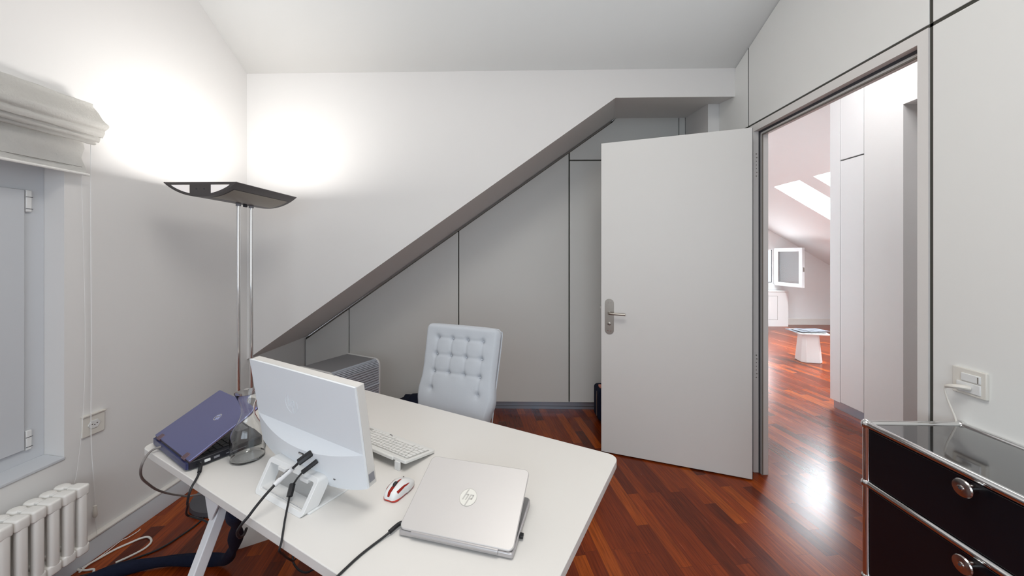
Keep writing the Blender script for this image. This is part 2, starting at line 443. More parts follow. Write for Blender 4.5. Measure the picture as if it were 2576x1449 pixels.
# ------------------------------------------------------------------ door frame and open door
dr = sthing('door_1')
def fb(bm, x0, x1, y0, y1, z0, z1): return bx(bm, x0, x1, y0, y1, z0, z1)
bm = bmesh.new()
bx(bm, XR-.004, XR+.028, JL, 2.502, 0, 2.264); bx(bm, XR-.004, XR+.028, 1.4125, JR, 0, 2.264); bx(bm, XR-.004, XR+.028, JR, JL, JT, 2.264)
struct('architrave', bm, 'frame', dr, smooth=False)
bm = bmesh.new()
bx(bm, XR+.033, 1.594, JL-.025, 2.502, 0, 2.264); bx(bm, XR+.033, 1.594, 1.413, JR+.014, 0, 2.264); bx(bm, XR+.033, 1.594, JR+.014, JL-.025, JT-.024, 2.264)
struct('door_lining', bm, 'frame', dr, smooth=False)
bm = bmesh.new()
bx(bm, XR+.028, XR+.033, JL-.012, 2.502, 0, 2.264); bx(bm, XR+.028, XR+.033, 1.413, JR+.008, 0, 2.264); bx(bm, XR+.028, XR+.033, JR+.008, JL-.01, JT-.012, 2.264)
struct('gasket', bm, 'gasket', dr, smooth=False)
bm = bmesh.new()
bx(bm, XR+.0325, XR+.040, JL-.029, JL-.024, 0, JT-.026); bx(bm, XR+.0325, XR+.040, JR+.018, JL-.03, JT-.030, JT-.023)
struct('inner_bead', bm, 'strip', dr, smooth=False)
bm = bmesh.new()
for a_ in ((XR+.003, XR+.02, 1.401, 1.4122, 0, 3.19), (XR+.003, XR+.02, 2.5025, 2.5125, 2.27, 2.80), (XR+.003, XR+.02, 1.41, 2.87, 2.2655, 2.2755), (XR+.003, XR+.02, -1.5, 1.41, 2.264, 2.2765)): bx(bm, *a_)
struct('gap_shade', bm, 'gap', wr, smooth=False)  # dark strips set nearly flush in the gaps to paint their shade
for zz in (1.93, .62):            # hinge positions on the jamb, facing the opening
    hp = struct('hinge_plate', box(XR+.002, XR+.026, JL-.0015, JL+.001, zz-.02, zz+.165), 'frame', dr)
    for i in range(7):
        big = i in (0, 1, 5, 6)
        bm = lathe(bmesh.new(), [(0, 0), (.0045 if big else .0028, 0), (.0045 if big else .0028, .001), (0, .001)], 12, T=Matrix.Translation((XR+.013+(.003 if i in (1, 5) else 0), JL-.0015, zz+i*.024))@Matrix.Rotation(pi/2, 4, 'X'))
        obj('screw' if big else 'screw_hole', bm, 'screw' if big else 'dot', hp)

HX, HY = 1.452, 2.352
leaf = thing('door_leaf', 'white flush interior door standing open into the room beside the doorway', 'door', (HX, HY, 0), R(160.2))
# local x runs from the hinge to the free edge; local -y is away from the camera
LW = .930
obj('panel', box(0, LW, -.042, 0, .008, 2.216), 'doorp', leaf, bevel=.002)
obj('hinge_gap_shade', box(-.002, .0, -.040, -.002, .010, 2.214), 'gasket', leaf)  # dark strip painting the shade of the gap at the hinge side
hd = obj('handle_plate', prism(bmesh.new(), rrect(LW-.088, LW-.026, .852, 1.104, .0305, 10), 'y', 0, .004), 'steel', leaf, bevel=.001)
for zz in (.878, 1.080):
    for dx in (-.010, .010):
        obj('screw', lathe(bmesh.new(), [(0, .0042), (.0045, .0042), (.0045, .0055), (0, .0055)], 12, T=Matrix.Translation((LW-.057+dx, 0, zz))@Matrix.Rotation(-pi/2, 4, 'X')), 'chrome', hd)
bm = lathe(bmesh.new(), [(0, .004), (.012, .004), (.012, .009), (.009, .011), (0, .011)], 20, T=Matrix.Translation((LW-.057, 0, .928))@Matrix.Rotation(-pi/2, 4, 'X'))
obj('lock_cylinder', bm, 'steel', hd)
obj('keyhole', box(LW-.0585, LW-.0555, .0108, .0115, .920, .934), 'gasket', hd)
bm = tube(bmesh.new(), [(LW-.057, .004, 1.006), (LW-.057, .03, 1.006), (LW-.062, .046, 1.006), (LW-.085, .050, 1.005), (LW-.13, .050, 1.004), (LW-.17, .050, 1.003)], .0085, 12)
bx(bm, LW-.066, LW-.048, .003, .014, .997, 1.018)
obj('lever_handle', bm, 'steel', leaf)
bm = tube(bmesh.new(), [(LW-.057, -.046, 1.006), (LW-.057, -.072, 1.006), (LW-.07, -.088, 1.006), (LW-.17, -.092, 1.003)], .0085, 12)
obj('lever_handle', bm, 'steel', leaf)
obj('latch', box(LW, LW+.010, -.028, -.012, 1.03, 1.052), 'steel', leaf)

# ------------------------------------------------------------------ hall and far attic room seen through the doorway
struct('wall_hall_left', box(1.492, 1.592, 3.45, 7.65, 0, 4.0), 'hallwall', smooth=False)
struct('wall_hall_rear', box(1.62, 3.1, -1.6, -1.5, 0, 3.3), 'hallwall', smooth=False)
bm = bmesh.new()                  # closet wall of the hall with the recess
holes(bm, [-1.6, 2.0, 2.873, 3.192], [0, 2.559, 3.3], [(2.0, 2.873, -1, 2.559)], lambda u, v, t: (t, u, v), 2.9, 3.3)
struct('wall_hall_right', bm, 'hallwall', smooth=False)
struct('wall_recess', box(3.25, 3.3, 1.9, 2.95, 0, 2.6), 'hallwall', smooth=False)
struct('wall_return', box(2.953, 7.0, 3.445, 3.53, 0, 3.3), 'hallwall', smooth=False)
hc = thing('hall_closet', 'tall narrow white closet at the end of the hall wall beyond the doorway', 'closet', (2.9, 3.194, 0))
obj('carcass', box(.022, .35, 0.002, .24, 0, 2.96), 'gap', hc, smooth=False)
obj('door', box(0, .021, .003, .230, .078, 2.264), 'hallpanel', hc, bevel=.001)
obj('upper_door', box(0, .021, .003, .230, 2.276, 3.17), 'hallpanel', hc, bevel=.001)
obj('side_panel', box(0, .05, .235, .342, .072, 3.15), 'hallpanel', hc, bevel=.001)
obj('plinth', box(.012, .3, .002, .315, 0, .071), 'plinth', hc, bevel=.001)
bm = bmesh.new()                  # roof slope with skylight openings
cs, sn = math.cos(SL), math.sin(SL)
sx = lambda x: (x-2.9)/cs
sk = [(4.05, 5.20, 5.47, 6.01), (4.05, 5.20, 4.675, 5.215), (4.05, 5.20, 3.83, 4.37)]  # the last, nearest opening is added for the extra hall light
us = [sx(2.9), sx(4.05), sx(5.20), sx(7.4)]
vs = [3.45, 3.83, 4.37, 4.675, 5.215, 5.47, 6.01, 7.65]
holes(bm, us, vs, [(sx(a), sx(b), c_, d_) for a, b, c_, d_ in sk], lambda u, v, t: (2.9+u*cs+t*sn, v, 3.19-u*sn+t*cs), 0, .24)
struct('ceiling_slope', bm, 'hallwall', smooth=False)
bm = bmesh.new()
holes(bm, [1.5, 1.8, 2.7, 2.9], [-1.6, 1.9, 3.2, 7.65], [(1.8, 2.7, 1.9, 3.2)], lambda u, v, t: (u, v, t), 3.19, 3.27)  # opening added for the hall fill light
bx(bm, 2.9, 3.35, -1.6, 3.46, 3.19, 3.27)
struct('ceiling_hall', bm, 'hallwall', smooth=False)
YG = 7.594
bm = bmesh.new()
holes(bm, [1.5, 4.25, 5.14, 7.4], [0, .817, 1.541, 4.0], [(4.25, 5.14, .817, 1.541)], lambda u, v, t: (u, t, v), YG, YG+.16)
struct('wall_gable', bm, 'hallwall', smooth=False)
struct('wall_eave', box(6.62, 6.7, 3.45, 7.65, 0, 1.4), 'hallwall', smooth=False)
struct('baseboard_gable', box(5.27, 6.62, YG-.016, YG, 0, .125), 'trim', bevel=.002)
w = sthing('window_3')
bm = bmesh.new()
holes(bm, [4.25, 4.30, 5.100, 5.14], [.817, .86, 1.50, 1.541], [(4.30, 5.100, .86, 1.50)], lambda u, v, t: (u, t, v), YG+.05, YG+.10)
struct('window_frame', bm, 'white', w)
bm = bmesh.new(); bx(bm, 5.090, 5.103, YG+.045, YG+.05, .85, 1.51); bx(bm, 4.3, 5.09, YG+.045, YG+.05, .85, .862)
struct('seal', bm, 'gasket', w)
# the casement standing open into the room
sash = bpy.data.objects.new('open_casement', None); C.objects.link(sash); sash.parent = w
sash.location = (5.125, YG-.01, 0); sash.rotation_euler = (0, 0, R(-84))
bm = bmesh.new()
holes(bm, [0, .075, .565, .64], [.80, .87, 1.475, 1.545], [(.075, .565, .87, 1.475)], lambda u, v, t: (u, t, v), 0, .05)
struct('casement_frame', bm, 'sash', sash, bevel=.003)
struct('pane', box(.07, .57, .02, .03, .865, 1.48), 'pane', sash)
struct('casement_handle', box(.64, .652, .015, .035, 1.10, 1.18), 'steel', sash)
rc = thing('radiator_cover', 'low white radiator cabinet with a panelled front under the far window', 'cabinet', (4.2, 7.40, 0))
obj('body', box(0, 1.062, 0, .19, .0, .68), 'white', rc, bevel=.002)
obj('cover_top', box(-.005, 1.066, -.008, .19, .68, .70), 'white', rc, bevel=.003)
bm = bmesh.new()
for x0 in (.10, .55):
    bx(bm, x0, x0+.30, -.0015, .001, .13, .134); bx(bm, x0, x0+.30, -.0015, .001, .60, .604)
    bx(bm, x0, x0+.004, -.0015, .001, .13, .604); bx(bm, x0+.30, x0+.304, -.0015, .001, .13, .604)
obj('panel_line', bm, 'strip', rc)

# metal side table with magazines
stl = thing('side_table', 'small white metal side table with a faceted conical foot in the far room', 'table', (3.84, 5.03, 0), R(-14))
def ngon(r, n=8, rot=0, sx_=1): return [(r*sx_*math.cos(2*pi*i/n+rot), r*math.sin(2*pi*i/n+rot)) for i in range(n)]
bm = bmesh.new()
oct0 = rrect(-.125, .125, -.125, .125, .045, 1); oct1 = rrect(-.095, .095, -.095, .095, .034, 1)
loft(bm, [(a, b, 0) for a, b in oct0], [(a, b, .375) for a, b in oct1]); bmesh.ops.recalc_face_normals(bm, faces=bm.faces)
obj('foot', bm, 'white', stl, bevel=.008, seg=3)
obj('table_top', prism(bmesh.new(), rrect(-.180, .180, -.165, .165, .045, 6), 'z', .375, .392), 'white', stl, bevel=.003)
random.seed(4)
for i, (dx, dy, rz, ww, hh, th) in enumerate(((-.05, .0, 6, .34, .24, .006), (.03, .02, -9, .30, .22, .006), (-.02, -.03, 14, .29, .21, .005), (.06, .0, 24, .28, .20, .005))):
    z = .392 + sum((.006, .006, .005, .005)[:i])
    ca, sa = math.cos(R(-14)), math.sin(R(-14))
    mg = thing('magazine', ('magazine lowest of the four stacked on the far white side table', 'magazine second from the bottom of the pile on the far side table', 'magazine second from the top of the pile on the far side table', 'printed magazine topmost of the pile on the far side table')[i], 'magazine', (3.84+dx*ca-dy*sa, 5.03+dx*sa+dy*ca, z), R(-14+rz), 'magazines on the far side table')
    obj('cover', box(-ww/2, ww/2, -hh/2, hh/2, th-.0015, th), 'paper1', mg)
    obj('pages', box(-ww/2+.003, ww/2-.003, -hh/2+.003, hh/2-.003, 0, th-.0015), 'paper2', mg)

# ------------------------------------------------------------------ roman blind and its cords
ft = .9704
prof = [(-1.963, 2.108), (-1.950, 2.104), (-1.945, 2.085), (-1.915, 2.050), (-1.884, 2.017), (-1.878, 2.000), (-1.884, 1.984), (-1.896, 1.977), (-1.893, 1.965), (-1.902, 1.950), (-1.916, 1.951), (-1.914, 1.940), (-1.924, 1.930), (-1.936, 1.936), (-1.938, 1.922), (-1.948, 1.918), (-1.957, 1.925)]
rb = thing('roman_blind', 'off-white linen roman blind half gathered above the window niche', 'blind', (0, 1.64, 0))
def cloth(name, pr, y0, y1, wob, m='linen', seed=1, thick=.004, par=None, flare=0):
    random.seed(seed); bm = bmesh.new(); ny = 60; rows = []
    ph = [random.random()*6 for _ in range(8)]
    P = catmull([(a, 0, b) for a, b in pr], 3)
    for j in range(ny+1):
        y = y0+(y1-y0)*j/ny; row = []
        for i, p in enumerate(P):
            f = wob*(math.sin(y*23+ph[0]+i*.5)+.6*math.sin(y*51+ph[1]-i*.7)+.5*math.sin(y*97+ph[2]+i))
            e = flare*math.sin(i*.9+ph[3])*(1 if j == ny else .3)
            row.append(bm.verts.new((p.x+f, y+e, p.z+f*.5)))
        rows.append(row)
    for A, B in zip(rows, rows[1:]):
        for i in range(len(A)-1): bm.faces.new((A[i], A[i+1], B[i+1], B[i]))
    bmesh.ops.solidify(bm, geom=list(bm.faces), thickness=thick)
    bmesh.ops.recalc_face_normals(bm, faces=bm.faces)
    return obj(name, bm, m, par)
cloth('gathered_folds', prof, -1.45, 0, .0016, seed=2, par=rb, flare=.003)
flap = [(-1.972, 1.93), (-1.968, 1.90), (-1.972, 1.86), (-1.970, 1.82), (-1.958, 1.782)]
cloth('lower_flap', flap, -1.45, -.02, .0026, seed=5, par=rb, flare=.004)
obj('hem', tube(bmesh.new(), [(-1.959, -1.45, 1.783), (-1.957, -.8, 1.781), (-1.955, -.3, 1.782), (-1.953, -.012, 1.779)], .005, 8, flat=lambda t: (.005, .006)), 'linen', rb)
obj('hem_stitch', tube(bmesh.new(), [(-1.9655, -1.45, 1.812), (-1.9645, -.7, 1.810), (-1.9645, -.03, 1.811)], .0012, 6), 'strip', rb)
obj('headrail', box(-2.004, -1.966, -1.45, -.006, 2.075, 2.105), 'white', rb, bevel=.003)
bc = thing('blind_cord', 'thin white pull cord hanging down the wall from the blind to a small toggle', 'cord', (0, 0, 0))
cx = -1.978
obj('string', tube(bmesh.new(), [(cx, 1.655, 1.96), (cx, 1.655, 1.5), (cx, 1.658, 1.0), (cx, 1.656, .6), (cx, 1.668, .35), (cx, 1.672, .252)], .0016, 6), 'cord', bc)
obj('string', tube(bmesh.new(), [(cx, 1.615, 1.96), (cx, 1.633, 1.1), (cx, 1.625, .7), (cx, 1.603, .46), (cx, 1.59, .40)], .0008, 6), 'cord', bc)
obj('toggle', lathe(bmesh.new(), [(0, .255), (.006, .252), (.0085, .225), (.0085, .205), (.006, .20), (0, .20)], 12, cx, 1.672), 'cream', bc)
obj('string', tube(bmesh.new(), [(cx, 1.672, .205), (cx, 1.676, .15), (cx, 1.680, .112)], .0009, 6), 'cord', bc)

# ------------------------------------------------------------------ radiator
rd = thing('radiator', 'white enamelled column radiator under the window niche', 'radiator', (-1.905, 1.548, 0))
def pill(bm, x0, x1, y0, y1, z0, z1, r, e):      # upright block with rounded ends and corners
    lay = [(z0+e*(1-math.cos(pi/2*i/4)), e*(1-math.sin(pi/2*i/4))) for i in range(5)]
    lay += [(z1-(z-z0), d) for z, d in lay[::-1]]
    rings = [[bm.verts.new((x, y, z)) for x, y in rrect(x0+d, x1-d, y0+d, y1-d, max(r-d, .0012), 4)] for z, d in lay]
    n_ = len(rings[0])
    for P1, P2 in zip(rings, rings[1:]):
        for i in range(n_): bm.faces.new((P1[i], P1[(i+1) % n_], P2[(i+1) % n_], P2[i]))
    bm.faces.new(rings[0][::-1]); bm.faces.new(rings[-1])
def section():
    bm = bmesh.new()
    pill(bm, .029, .0575, -.0400, -.0080, .152, .432, .011, .006)      # front column
    pill(bm, -.064, -.036, -.038, -.010, .152, .430, .012, .006)       # rear column
    for (z0, z1) in ((.394, .440), (.148, .190)):                      # heads
        pill(bm, -.004, .0580, -.0474, -.0006, z0, z1, .013, .009)
        pill(bm, -.067, -.014, -.0465, -.0015, z0, z1-.001, .0215, .009)
        pill(bm, -.040, .014, -.037, -.011, z0+.001, z1-.002, .006, .005)
    bmesh.ops.recalc_face_normals(bm, faces=bm.faces)
    return bm
s0 = obj('section', section(), 'radiator', rd)
for i in range(1, 18):
    for p in (s0,):
        q = p.copy(); C.objects.link(q); q.parent = rd; q.location = (0, -.0478*i, 0)
obj('valve', tube(bmesh.new(), [(-.035, .02, .155), (-.035, .0, .155), (-.035, -.02, .17)], .009, 10), 'white', rd)
obj('wall_bracket', box(-.10, -.05, -.06, -.045, .27, .29), 'white', rd)

# ------------------------------------------------------------------ sockets
so = thing('wall_socket', 'square off-white power socket on the left wall beside the radiator', 'socket', (XL, 1.682, .628))
obj('plate', box(0, .010, -.045, .045, -.048, .046), 'cream', so, bevel=.002)
obj('top_lip', box(0, .016, -.047, .047, .044, .052), 'cream', so, bevel=.002)
hexo = [(.021*math.cos(a)*1.25, .021*math.sin(a)) for a in [i*pi/3 for i in range(6)]]
obj('socket_insert', prism(bmesh.new(), hexo, 'x', .010, .0135), 'white', so, bevel=.001)
for dy, dz in ((-.010, .0), (.010, 0), (0, -.005)):
    obj('contact_hole', lathe(bmesh.new(), [(0, 0), (.0025, 0), (.0025, .001), (0, .001)], 10, T=Matrix.Translation((.0134, dy, dz+.002))@Matrix.Rotation(pi/2, 4, 'Y')), 'dot', so)
ws = thing('wall_socket_switch', 'white wall plate with rocker switch and socket on the panel above the black cabinet', 'socket', (XR, 1.283, .987))
obj('plate', box(-.010, 0, -.047, .047, -.043, .045), 'cream', ws, bevel=.002)
obj('rocker', box(-.014, -.008, -.034, .020, .004, .030), 'white', ws, bevel=.002)
obj('socket_insert', box(-.013, -.008, -.034, .034, -.034, .0), 'white', ws, bevel=.002)
obj('mark', box(-.0145, -.0138, -.030, -.027, .006, .026), 'strip', ws)
pg = thing('power_plug', 'white plug and cord in the socket above the black cabinet', 'plug', (XR, 1.283, .987))
bm = tube(bmesh.new(), [(-.012, .0, -.018), (-.024, .004, -.016), (-.034, .016, -.018), (-.036, .032, -.022), (-.034, .044, -.027)], .010, 12, flat=lambda t: (.013-.006*t, .009-.003*t))
obj('plug_body', bm, 'cream', pg)
obj('plug_cord', tube(bmesh.new(), [(-.034, .043, -.027), (-.033, .049, -.040), (-.028, .045, -.075), (-.022, .036, -.11), (-.018, .028, -.145), (-.016, .026, -.20), (-.016, .026, -.26)], .003, 8), 'cream', pg)

# ------------------------------------------------------------------ black drawer cabinet with chrome tubes
X0, Y1, Y0_, ZT = 1.195, 1.305, .665, .834
us_ = thing('drawer_cabinet', 'black metal drawer cabinet with a chrome tube frame at the right wall', 'cabinet', (X0, Y1, 0))
D_, Wd = .315, Y1-Y0_
lev = [.045, .307, .632, ZT]
bm = bmesh.new()
for z in lev:
    for x in (0, D_): tube(bm, [(x, 0, z), (x, -Wd, z)], .0115, 16, 1)
    for y in (0, -Wd): tube(bm, [(0, y, z), (D_, y, z)], .0115, 16, 1)
for x in (0, D_):
    for y in (0, -Wd): tube(bm, [(x, y, .03), (x, y, ZT)], .0115, 16, 1)
obj('tube_frame', bm, 'chrome', us_)
for z in lev:
    for x in (0, D_):
        for y in (0, -Wd):
            obj('ball_joint', lathe(bmesh.new(), [(0, z-.0165)]+[(.0165*math.sin(a), z-.0165*math.cos(a)) for a in [pi*i/10 for i in range(1, 10)]]+[(0, z+.0165)], 18, x, y), 'chrome', us_)
obj('top_panel', box(.010, D_-.010, -Wd+.010, -.010, ZT-.004, ZT+.004), 'blacktop', us_, bevel=.001)
obj('side_panel', box(.010, D_-.010, -.004, .0, .05, ZT-.008), 'black', us_)
obj('side_panel', box(.010, D_-.010, -Wd, -Wd+.004, .05, ZT-.008), 'black', us_)
obj('back_panel', box(D_-.004, D_, -Wd+.01, -.01, .05, ZT-.008), 'black', us_)
for a, b in zip(lev, lev[1:]):
    d = obj('drawer', box(-.004, .004, -Wd+.013, -.013, a+.013, b-.013), 'black', us_, bevel=.002)
    kz, ky = b-.0285, -.305
    T_ = Matrix.Translation((-.004, ky, kz))@Matrix.Rotation(-pi/2, 4, 'Y')
    kb = obj('knob', lathe(bmesh.new(), [(0, 0), (.011, 0), (.011, .020), (.014, .024), (.0225, .027), (.0235, .030), (.0215, .033), (.012, .0345), (0, .0345)], 32, T=T_), 'knob', d)
    obj('keyhole_ring', lathe(bmesh.new(), [(0, .0345), (.0075, .0345), (.0075, .0365), (.0055, .037), (0, .037)], 20, T=T_), 'chrome', kb)
    obj('keyhole', lathe(bmesh.new(), [(0, .037), (.0035, .037), (.0035, .0375), (0, .0375)], 12, T=T_), 'gasket', kb)
for x in (0, D_):
    for y in (0, -Wd): obj('levelling_foot', lathe(bmesh.new(), [(0, 0), (.018, 0), (.018, .006), (.006, .012), (.006, .034), (0, .034)], 18, x, y), 'chrome', us_)

# ------------------------------------------------------------------ floor lamp
LX, LY = -1.617, 2.076
lp = thing('floor_lamp', 'floor lamp with a curved dark metal trough on two chrome poles in the corner', 'lamp', (LX, LY, 0))
hw, dp, hl, zt = .188, .072, .250, 1.783
rad = (hw*hw+dp*dp)/(2*dp)
def arc(off, n=24):
    out = []
    a = math.asin(hw/rad)
    for i in range(n+1):
        t = -a + 2*a*i/n
        out.append(((rad-off)*math.sin(t), zt-dp+rad-(rad-off)*math.cos(t)))
    return out
bm = bmesh.new()
A = arc(0); B = arc(.004)
vs_ = [[bm.verts.new((x, y, z)) for x, z in P_] for y in (-hl, hl) for P_ in (A, B)]
a0, b0, a1, b1 = vs_
for i in range(len(A)-1):
    bm.faces.new((a0[i], a0[i+1], a1[i+1], a1[i])); bm.faces.new((b0[i+1], b0[i], b1[i], b1[i+1]))
    bm.faces.new((a0[i+1], a0[i], b0[i], b0[i+1])); bm.faces.new((a1[i], a1[i+1], b1[i+1], b1[i]))
for i in (0, -1): bm.faces.new((a0[i], a1[i], b1[i], b0[i]))
bmesh.ops.recalc_face_normals(bm, faces=bm.faces)
head = obj('lamp_head', bm, 'lampgrey', lp)
# brushed panel under the trough, slightly raised
Cc = [p for p in arc(-.0012) if abs(p[0]) > .055 or True]
bm = bmesh.new()
sel = [p for p in arc(-.0010, 48) if .028 < p[0] < .150]
r0 = [bm.verts.new((x, -hl+.035, z)) for x, z in sel]; r1 = [bm.verts.new((x, hl-.03, z)) for x, z in sel]
for i in range(len(sel)-1): bm.faces.new((r0[i], r0[i+1], r1[i+1], r1[i]))
obj('brushed_panel', bm, 'bronze', head)
# end plates with lit perforated windows
def chord(x, off): return zt-dp+rad-math.sqrt((rad-off)**2-x*x)
for y, dy in ((-hl+.002, .003), (hl-.005, .003)):
    cp = prism(bmesh.new(), [(x, z) for x, z in arc(.003)], 'y', y, y+dy)
    ep = obj('end_plate', cp, 'lampgrey', head)
    fy = y-.0008 if y < 0 else y+dy+.0008
    for sg in (-1, 1):
        xs = [.055+.1*i/10 for i in range(10)]
        poly = [(sg*x, chord(x, .013)) for x in xs if chord(x, .013) < zt-.013]
        poly = poly + [(sg*(abs(poly[-1][0])+.005), zt-.011), (sg*.055, zt-.011)]
        obj('perforated_window', prism(bmesh.new(), poly, 'y', min(fy, fy+.001), max(fy, fy+.001)), 'glow', ep)
        obj('screw', lathe(bmesh.new(), [(0, 0), (.004, 0), (.004, .001), (0, .001)], 10, T=Matrix.Translation((sg*.02, y, zt-.032))@Matrix.Rotation(pi/2, 4, 'X')), 'gasket', ep)
obj('reflector', prism(bmesh.new(), [(-.14, zt-.030), (-.06, zt-.058), (.06, zt-.058), (.14, zt-.030), (.06, zt-.054), (-.06, zt-.054)], 'y', -hl+.01, hl-.01), 'lampin', head)
obj('switch', box(-.006, .006, .045, .068, zt-dp-.014, zt-dp), 'gasket', head, bevel=.002)
for y in (.004, .105):
    obj('pole', tube(bmesh.new(), [(0, y, .02), (0, y, zt-dp+.004)], .0098, 16, 1), 'chrome', lp)
    obj('collar', lathe(bmesh.new(), [(0, zt-dp-.014), (.013, zt-dp-.014), (.013, zt-dp+.003), (0, zt-dp+.003)], 16, 0, y), 'grey', lp)
obj('base', lathe(bmesh.new(), [(0, 0), (.185, 0), (.19, .008), (.186, .028), (.16, .034), (0, .036)], 40, -.085, .06), 'lampbase', lp)
obj('power_cord', tube(bmesh.new(), [(x-LX, y-LY, z) for x, y, z in [(-1.96, 1.56, 0.004), (-1.933, 1.582, 0.004), (-1.874, 1.616, 0.004), (-1.806, 1.672, 0.004), (-1.738, 1.736, 0.004), (-1.712, 1.812, 0.004), (-1.699, 1.9, 0.004), (-1.705, 1.96, 0.008)]], .0042, 8), 'rubber', lp)
la = area('lamp_uplight', (LX, LY, zt-.014), (0, 0, 1), .15, .42, 8.4, (1.0, .975, .94)); la.data.spread = R(172)

# ------------------------------------------------------------------ desk
DA = -R(27.7); DW, DV = 1.515, .770
ca, sa = math.cos(DA), math.sin(DA)
def desk(u, v, z=0):       # point in desk frame: u along the front edge, v towards the back
    return (u*ca - v*sa, u*sa + v*ca, z)
U0, V0 = -1.81, .514
dk = thing('desk', 'white desk with rounded corners on slanted white steel legs', 'desk', desk(U0, V0), DA)
obj('desktop', prism(bmesh.new(), rrect(0, DW, 0, DV, .035, 8), 'z', .704, .730), 'desk', dk, bevel=.002)
def bar(bm, p, q, w_=.02, h_=None):
    p, q = Vector(p), Vector(q); d = (q-p); L_ = d.length; d.normalize()
    s = Vector((1, 0, 0)); s = (s-d*s.dot(d)).normalized(); t = d.cross(s)
    h_ = h_ or w_
    T_ = frame_mat(p, s, t, d)
    return bx(bm, -w_, w_, -h_, h_, 0, L_, T=T_)
for u in (.445, DW-.445):
    bm = bar(bmesh.new(), (u, .090, .70), (u, -.19, 0), .0155)
    obj('leg', bm, 'deskedge', dk, bevel=.003)
    bm = bar(bmesh.new(), (u, DV-.090, .70), (u, DV+.19, 0), .0155)
    obj('leg', bm, 'deskedge', dk, bevel=.003)
    bm = bmesh.new(); bx(bm, u-.02, u+.02, .06, DV-.06, .664, .704)
    obj('cross_beam', bm, 'deskedge', dk, bevel=.002)
    for sgn, vv in ((1, .030), (-1, DV-.034)):
        bm = prism(bmesh.new(), [(u-.050, .704), (u+.10, .704), (u+.05, .665), (u+.005, .602), (u-.012, .602)], 'y', vv, vv+.004)
        obj('bracket', bm, 'deskedge', dk)
bm = bmesh.new(); bx(bm, .445, DW-.445, DV/2-.02, DV/2+.02, .664, .704)
obj('long_beam', bm, 'deskedge', dk, bevel=.002)

# ------------------------------------------------------------------ logos
def hp_polys(k=.28):
    f = lambda pts: [(x+k*y, y) for x, y in pts]
    return [f(p) for p in ([(-.56, -.34), (-.40, -.34), (-.40, .95), (-.56, .86)], [(-.40, .22), (-.10, .22), (-.10, .36), (-.40, .36)], [(-.20, -.34), (-.04, -.34), (-.04, .28), (-.10, .36), (-.20, .36)],
        [(.10, .36), (.26, .36), (.26, -.95), (.10, -1.0)], [(.26, .22), (.56, .22), (.52, .36), (.26, .36)], [(.42, -.22), (.58, -.22), (.58, .28), (.52, .36), (.42, .30)], [(.26, -.22), (.50, -.22), (.58, -.16), (.58, -.08), (.26, -.08)])]
def ring(bm, r0, r1, z0, z1, cx=0, cy=0, n=48, sy=1, T=None, a0=0, a1=2*pi):
    vs_ = []
    m = n if a1-a0 > 6.2 else n+1
    Q = []
    for i in range(m):
        a = a0+(a1-a0)*i/n
        q = [bm.verts.new((cx+r*math.cos(a), cy+r*sy*math.sin(a), z)) for r, z in ((r0, z0), (r1, z0), (r1, z1), (r0, z1))]
        Q.append(q); vs_ += q
    for i in range(m if m == n else m-1):
        A_, B_ = Q[i], Q[(i+1) % m]
        for k_ in range(4): bm.faces.new((A_[k_], A_[(k_+1) % 4], B_[(k_+1) % 4], B_[k_]))
    if T is not None: bmesh.ops.transform(bm, matrix=T, verts=vs_)
    bmesh.ops.recalc_face_normals(bm, faces=bm.faces)
    return bm

# ------------------------------------------------------------------ laptops
def laptop(root, W_, D_, phi, th, lidth, z0, mats, foot=.003):
    rot = Matrix.Translation((0, 0, z0))@Matrix.Rotation(phi, 4, 'X')
    base = obj('base', prism(bmesh.new(), rrect(0, W_, 0, D_, (.006, .006, .014, .014), 5), 'z', foot, foot+th), mats[0], root, bevel=.0025)
    for x in (.03, W_-.03):
        for y in (.02, D_-.02): obj('rubber_foot', lathe(bmesh.new(), [(0, 0), (.007, 0), (.007, foot+.001), (0, foot+.001)], 12, x, y), 'rubber', base)
    lid = obj('lid', prism(bmesh.new(), rrect(0, W_, 0, D_, mats[4], 6), 'z', -lidth, 0, T=rot), mats[1], root, bevel=.0018)
    obj('screen', prism(bmesh.new(), rrect(.008, W_-.008, .012, D_-.008, .002, 2), 'z', -lidth-.0006, -lidth+.001, T=rot), 'screen', lid)
    kw = (W_-.04)/13; bm = bmesh.new()
    for r_ in range(5):
        for c_ in range(13):
            if r_ == 4 and 3 < c_ < 8: continue
            x = .02+c_*kw; y = .045+(r_)*kw*.86
            bx(bm, x+.001, x+kw-.0015, y, y+kw*.86-.0025, foot+th-.001, foot+th+.0018)
    bx(bm, .02+4*kw, .02+8*kw-.002, .045+4*kw*.86, .045+5*kw*.86-.0025, foot+th-.001, foot+th+.0018)
    kb_ = obj('keyboard', bm, mats[2], root)
    obj('touchpad', box(W_*.36, W_*.66, D_-.055, D_-.01, foot+th-.0005, foot+th+.0004), mats[3], root)
    return base, lid, rot

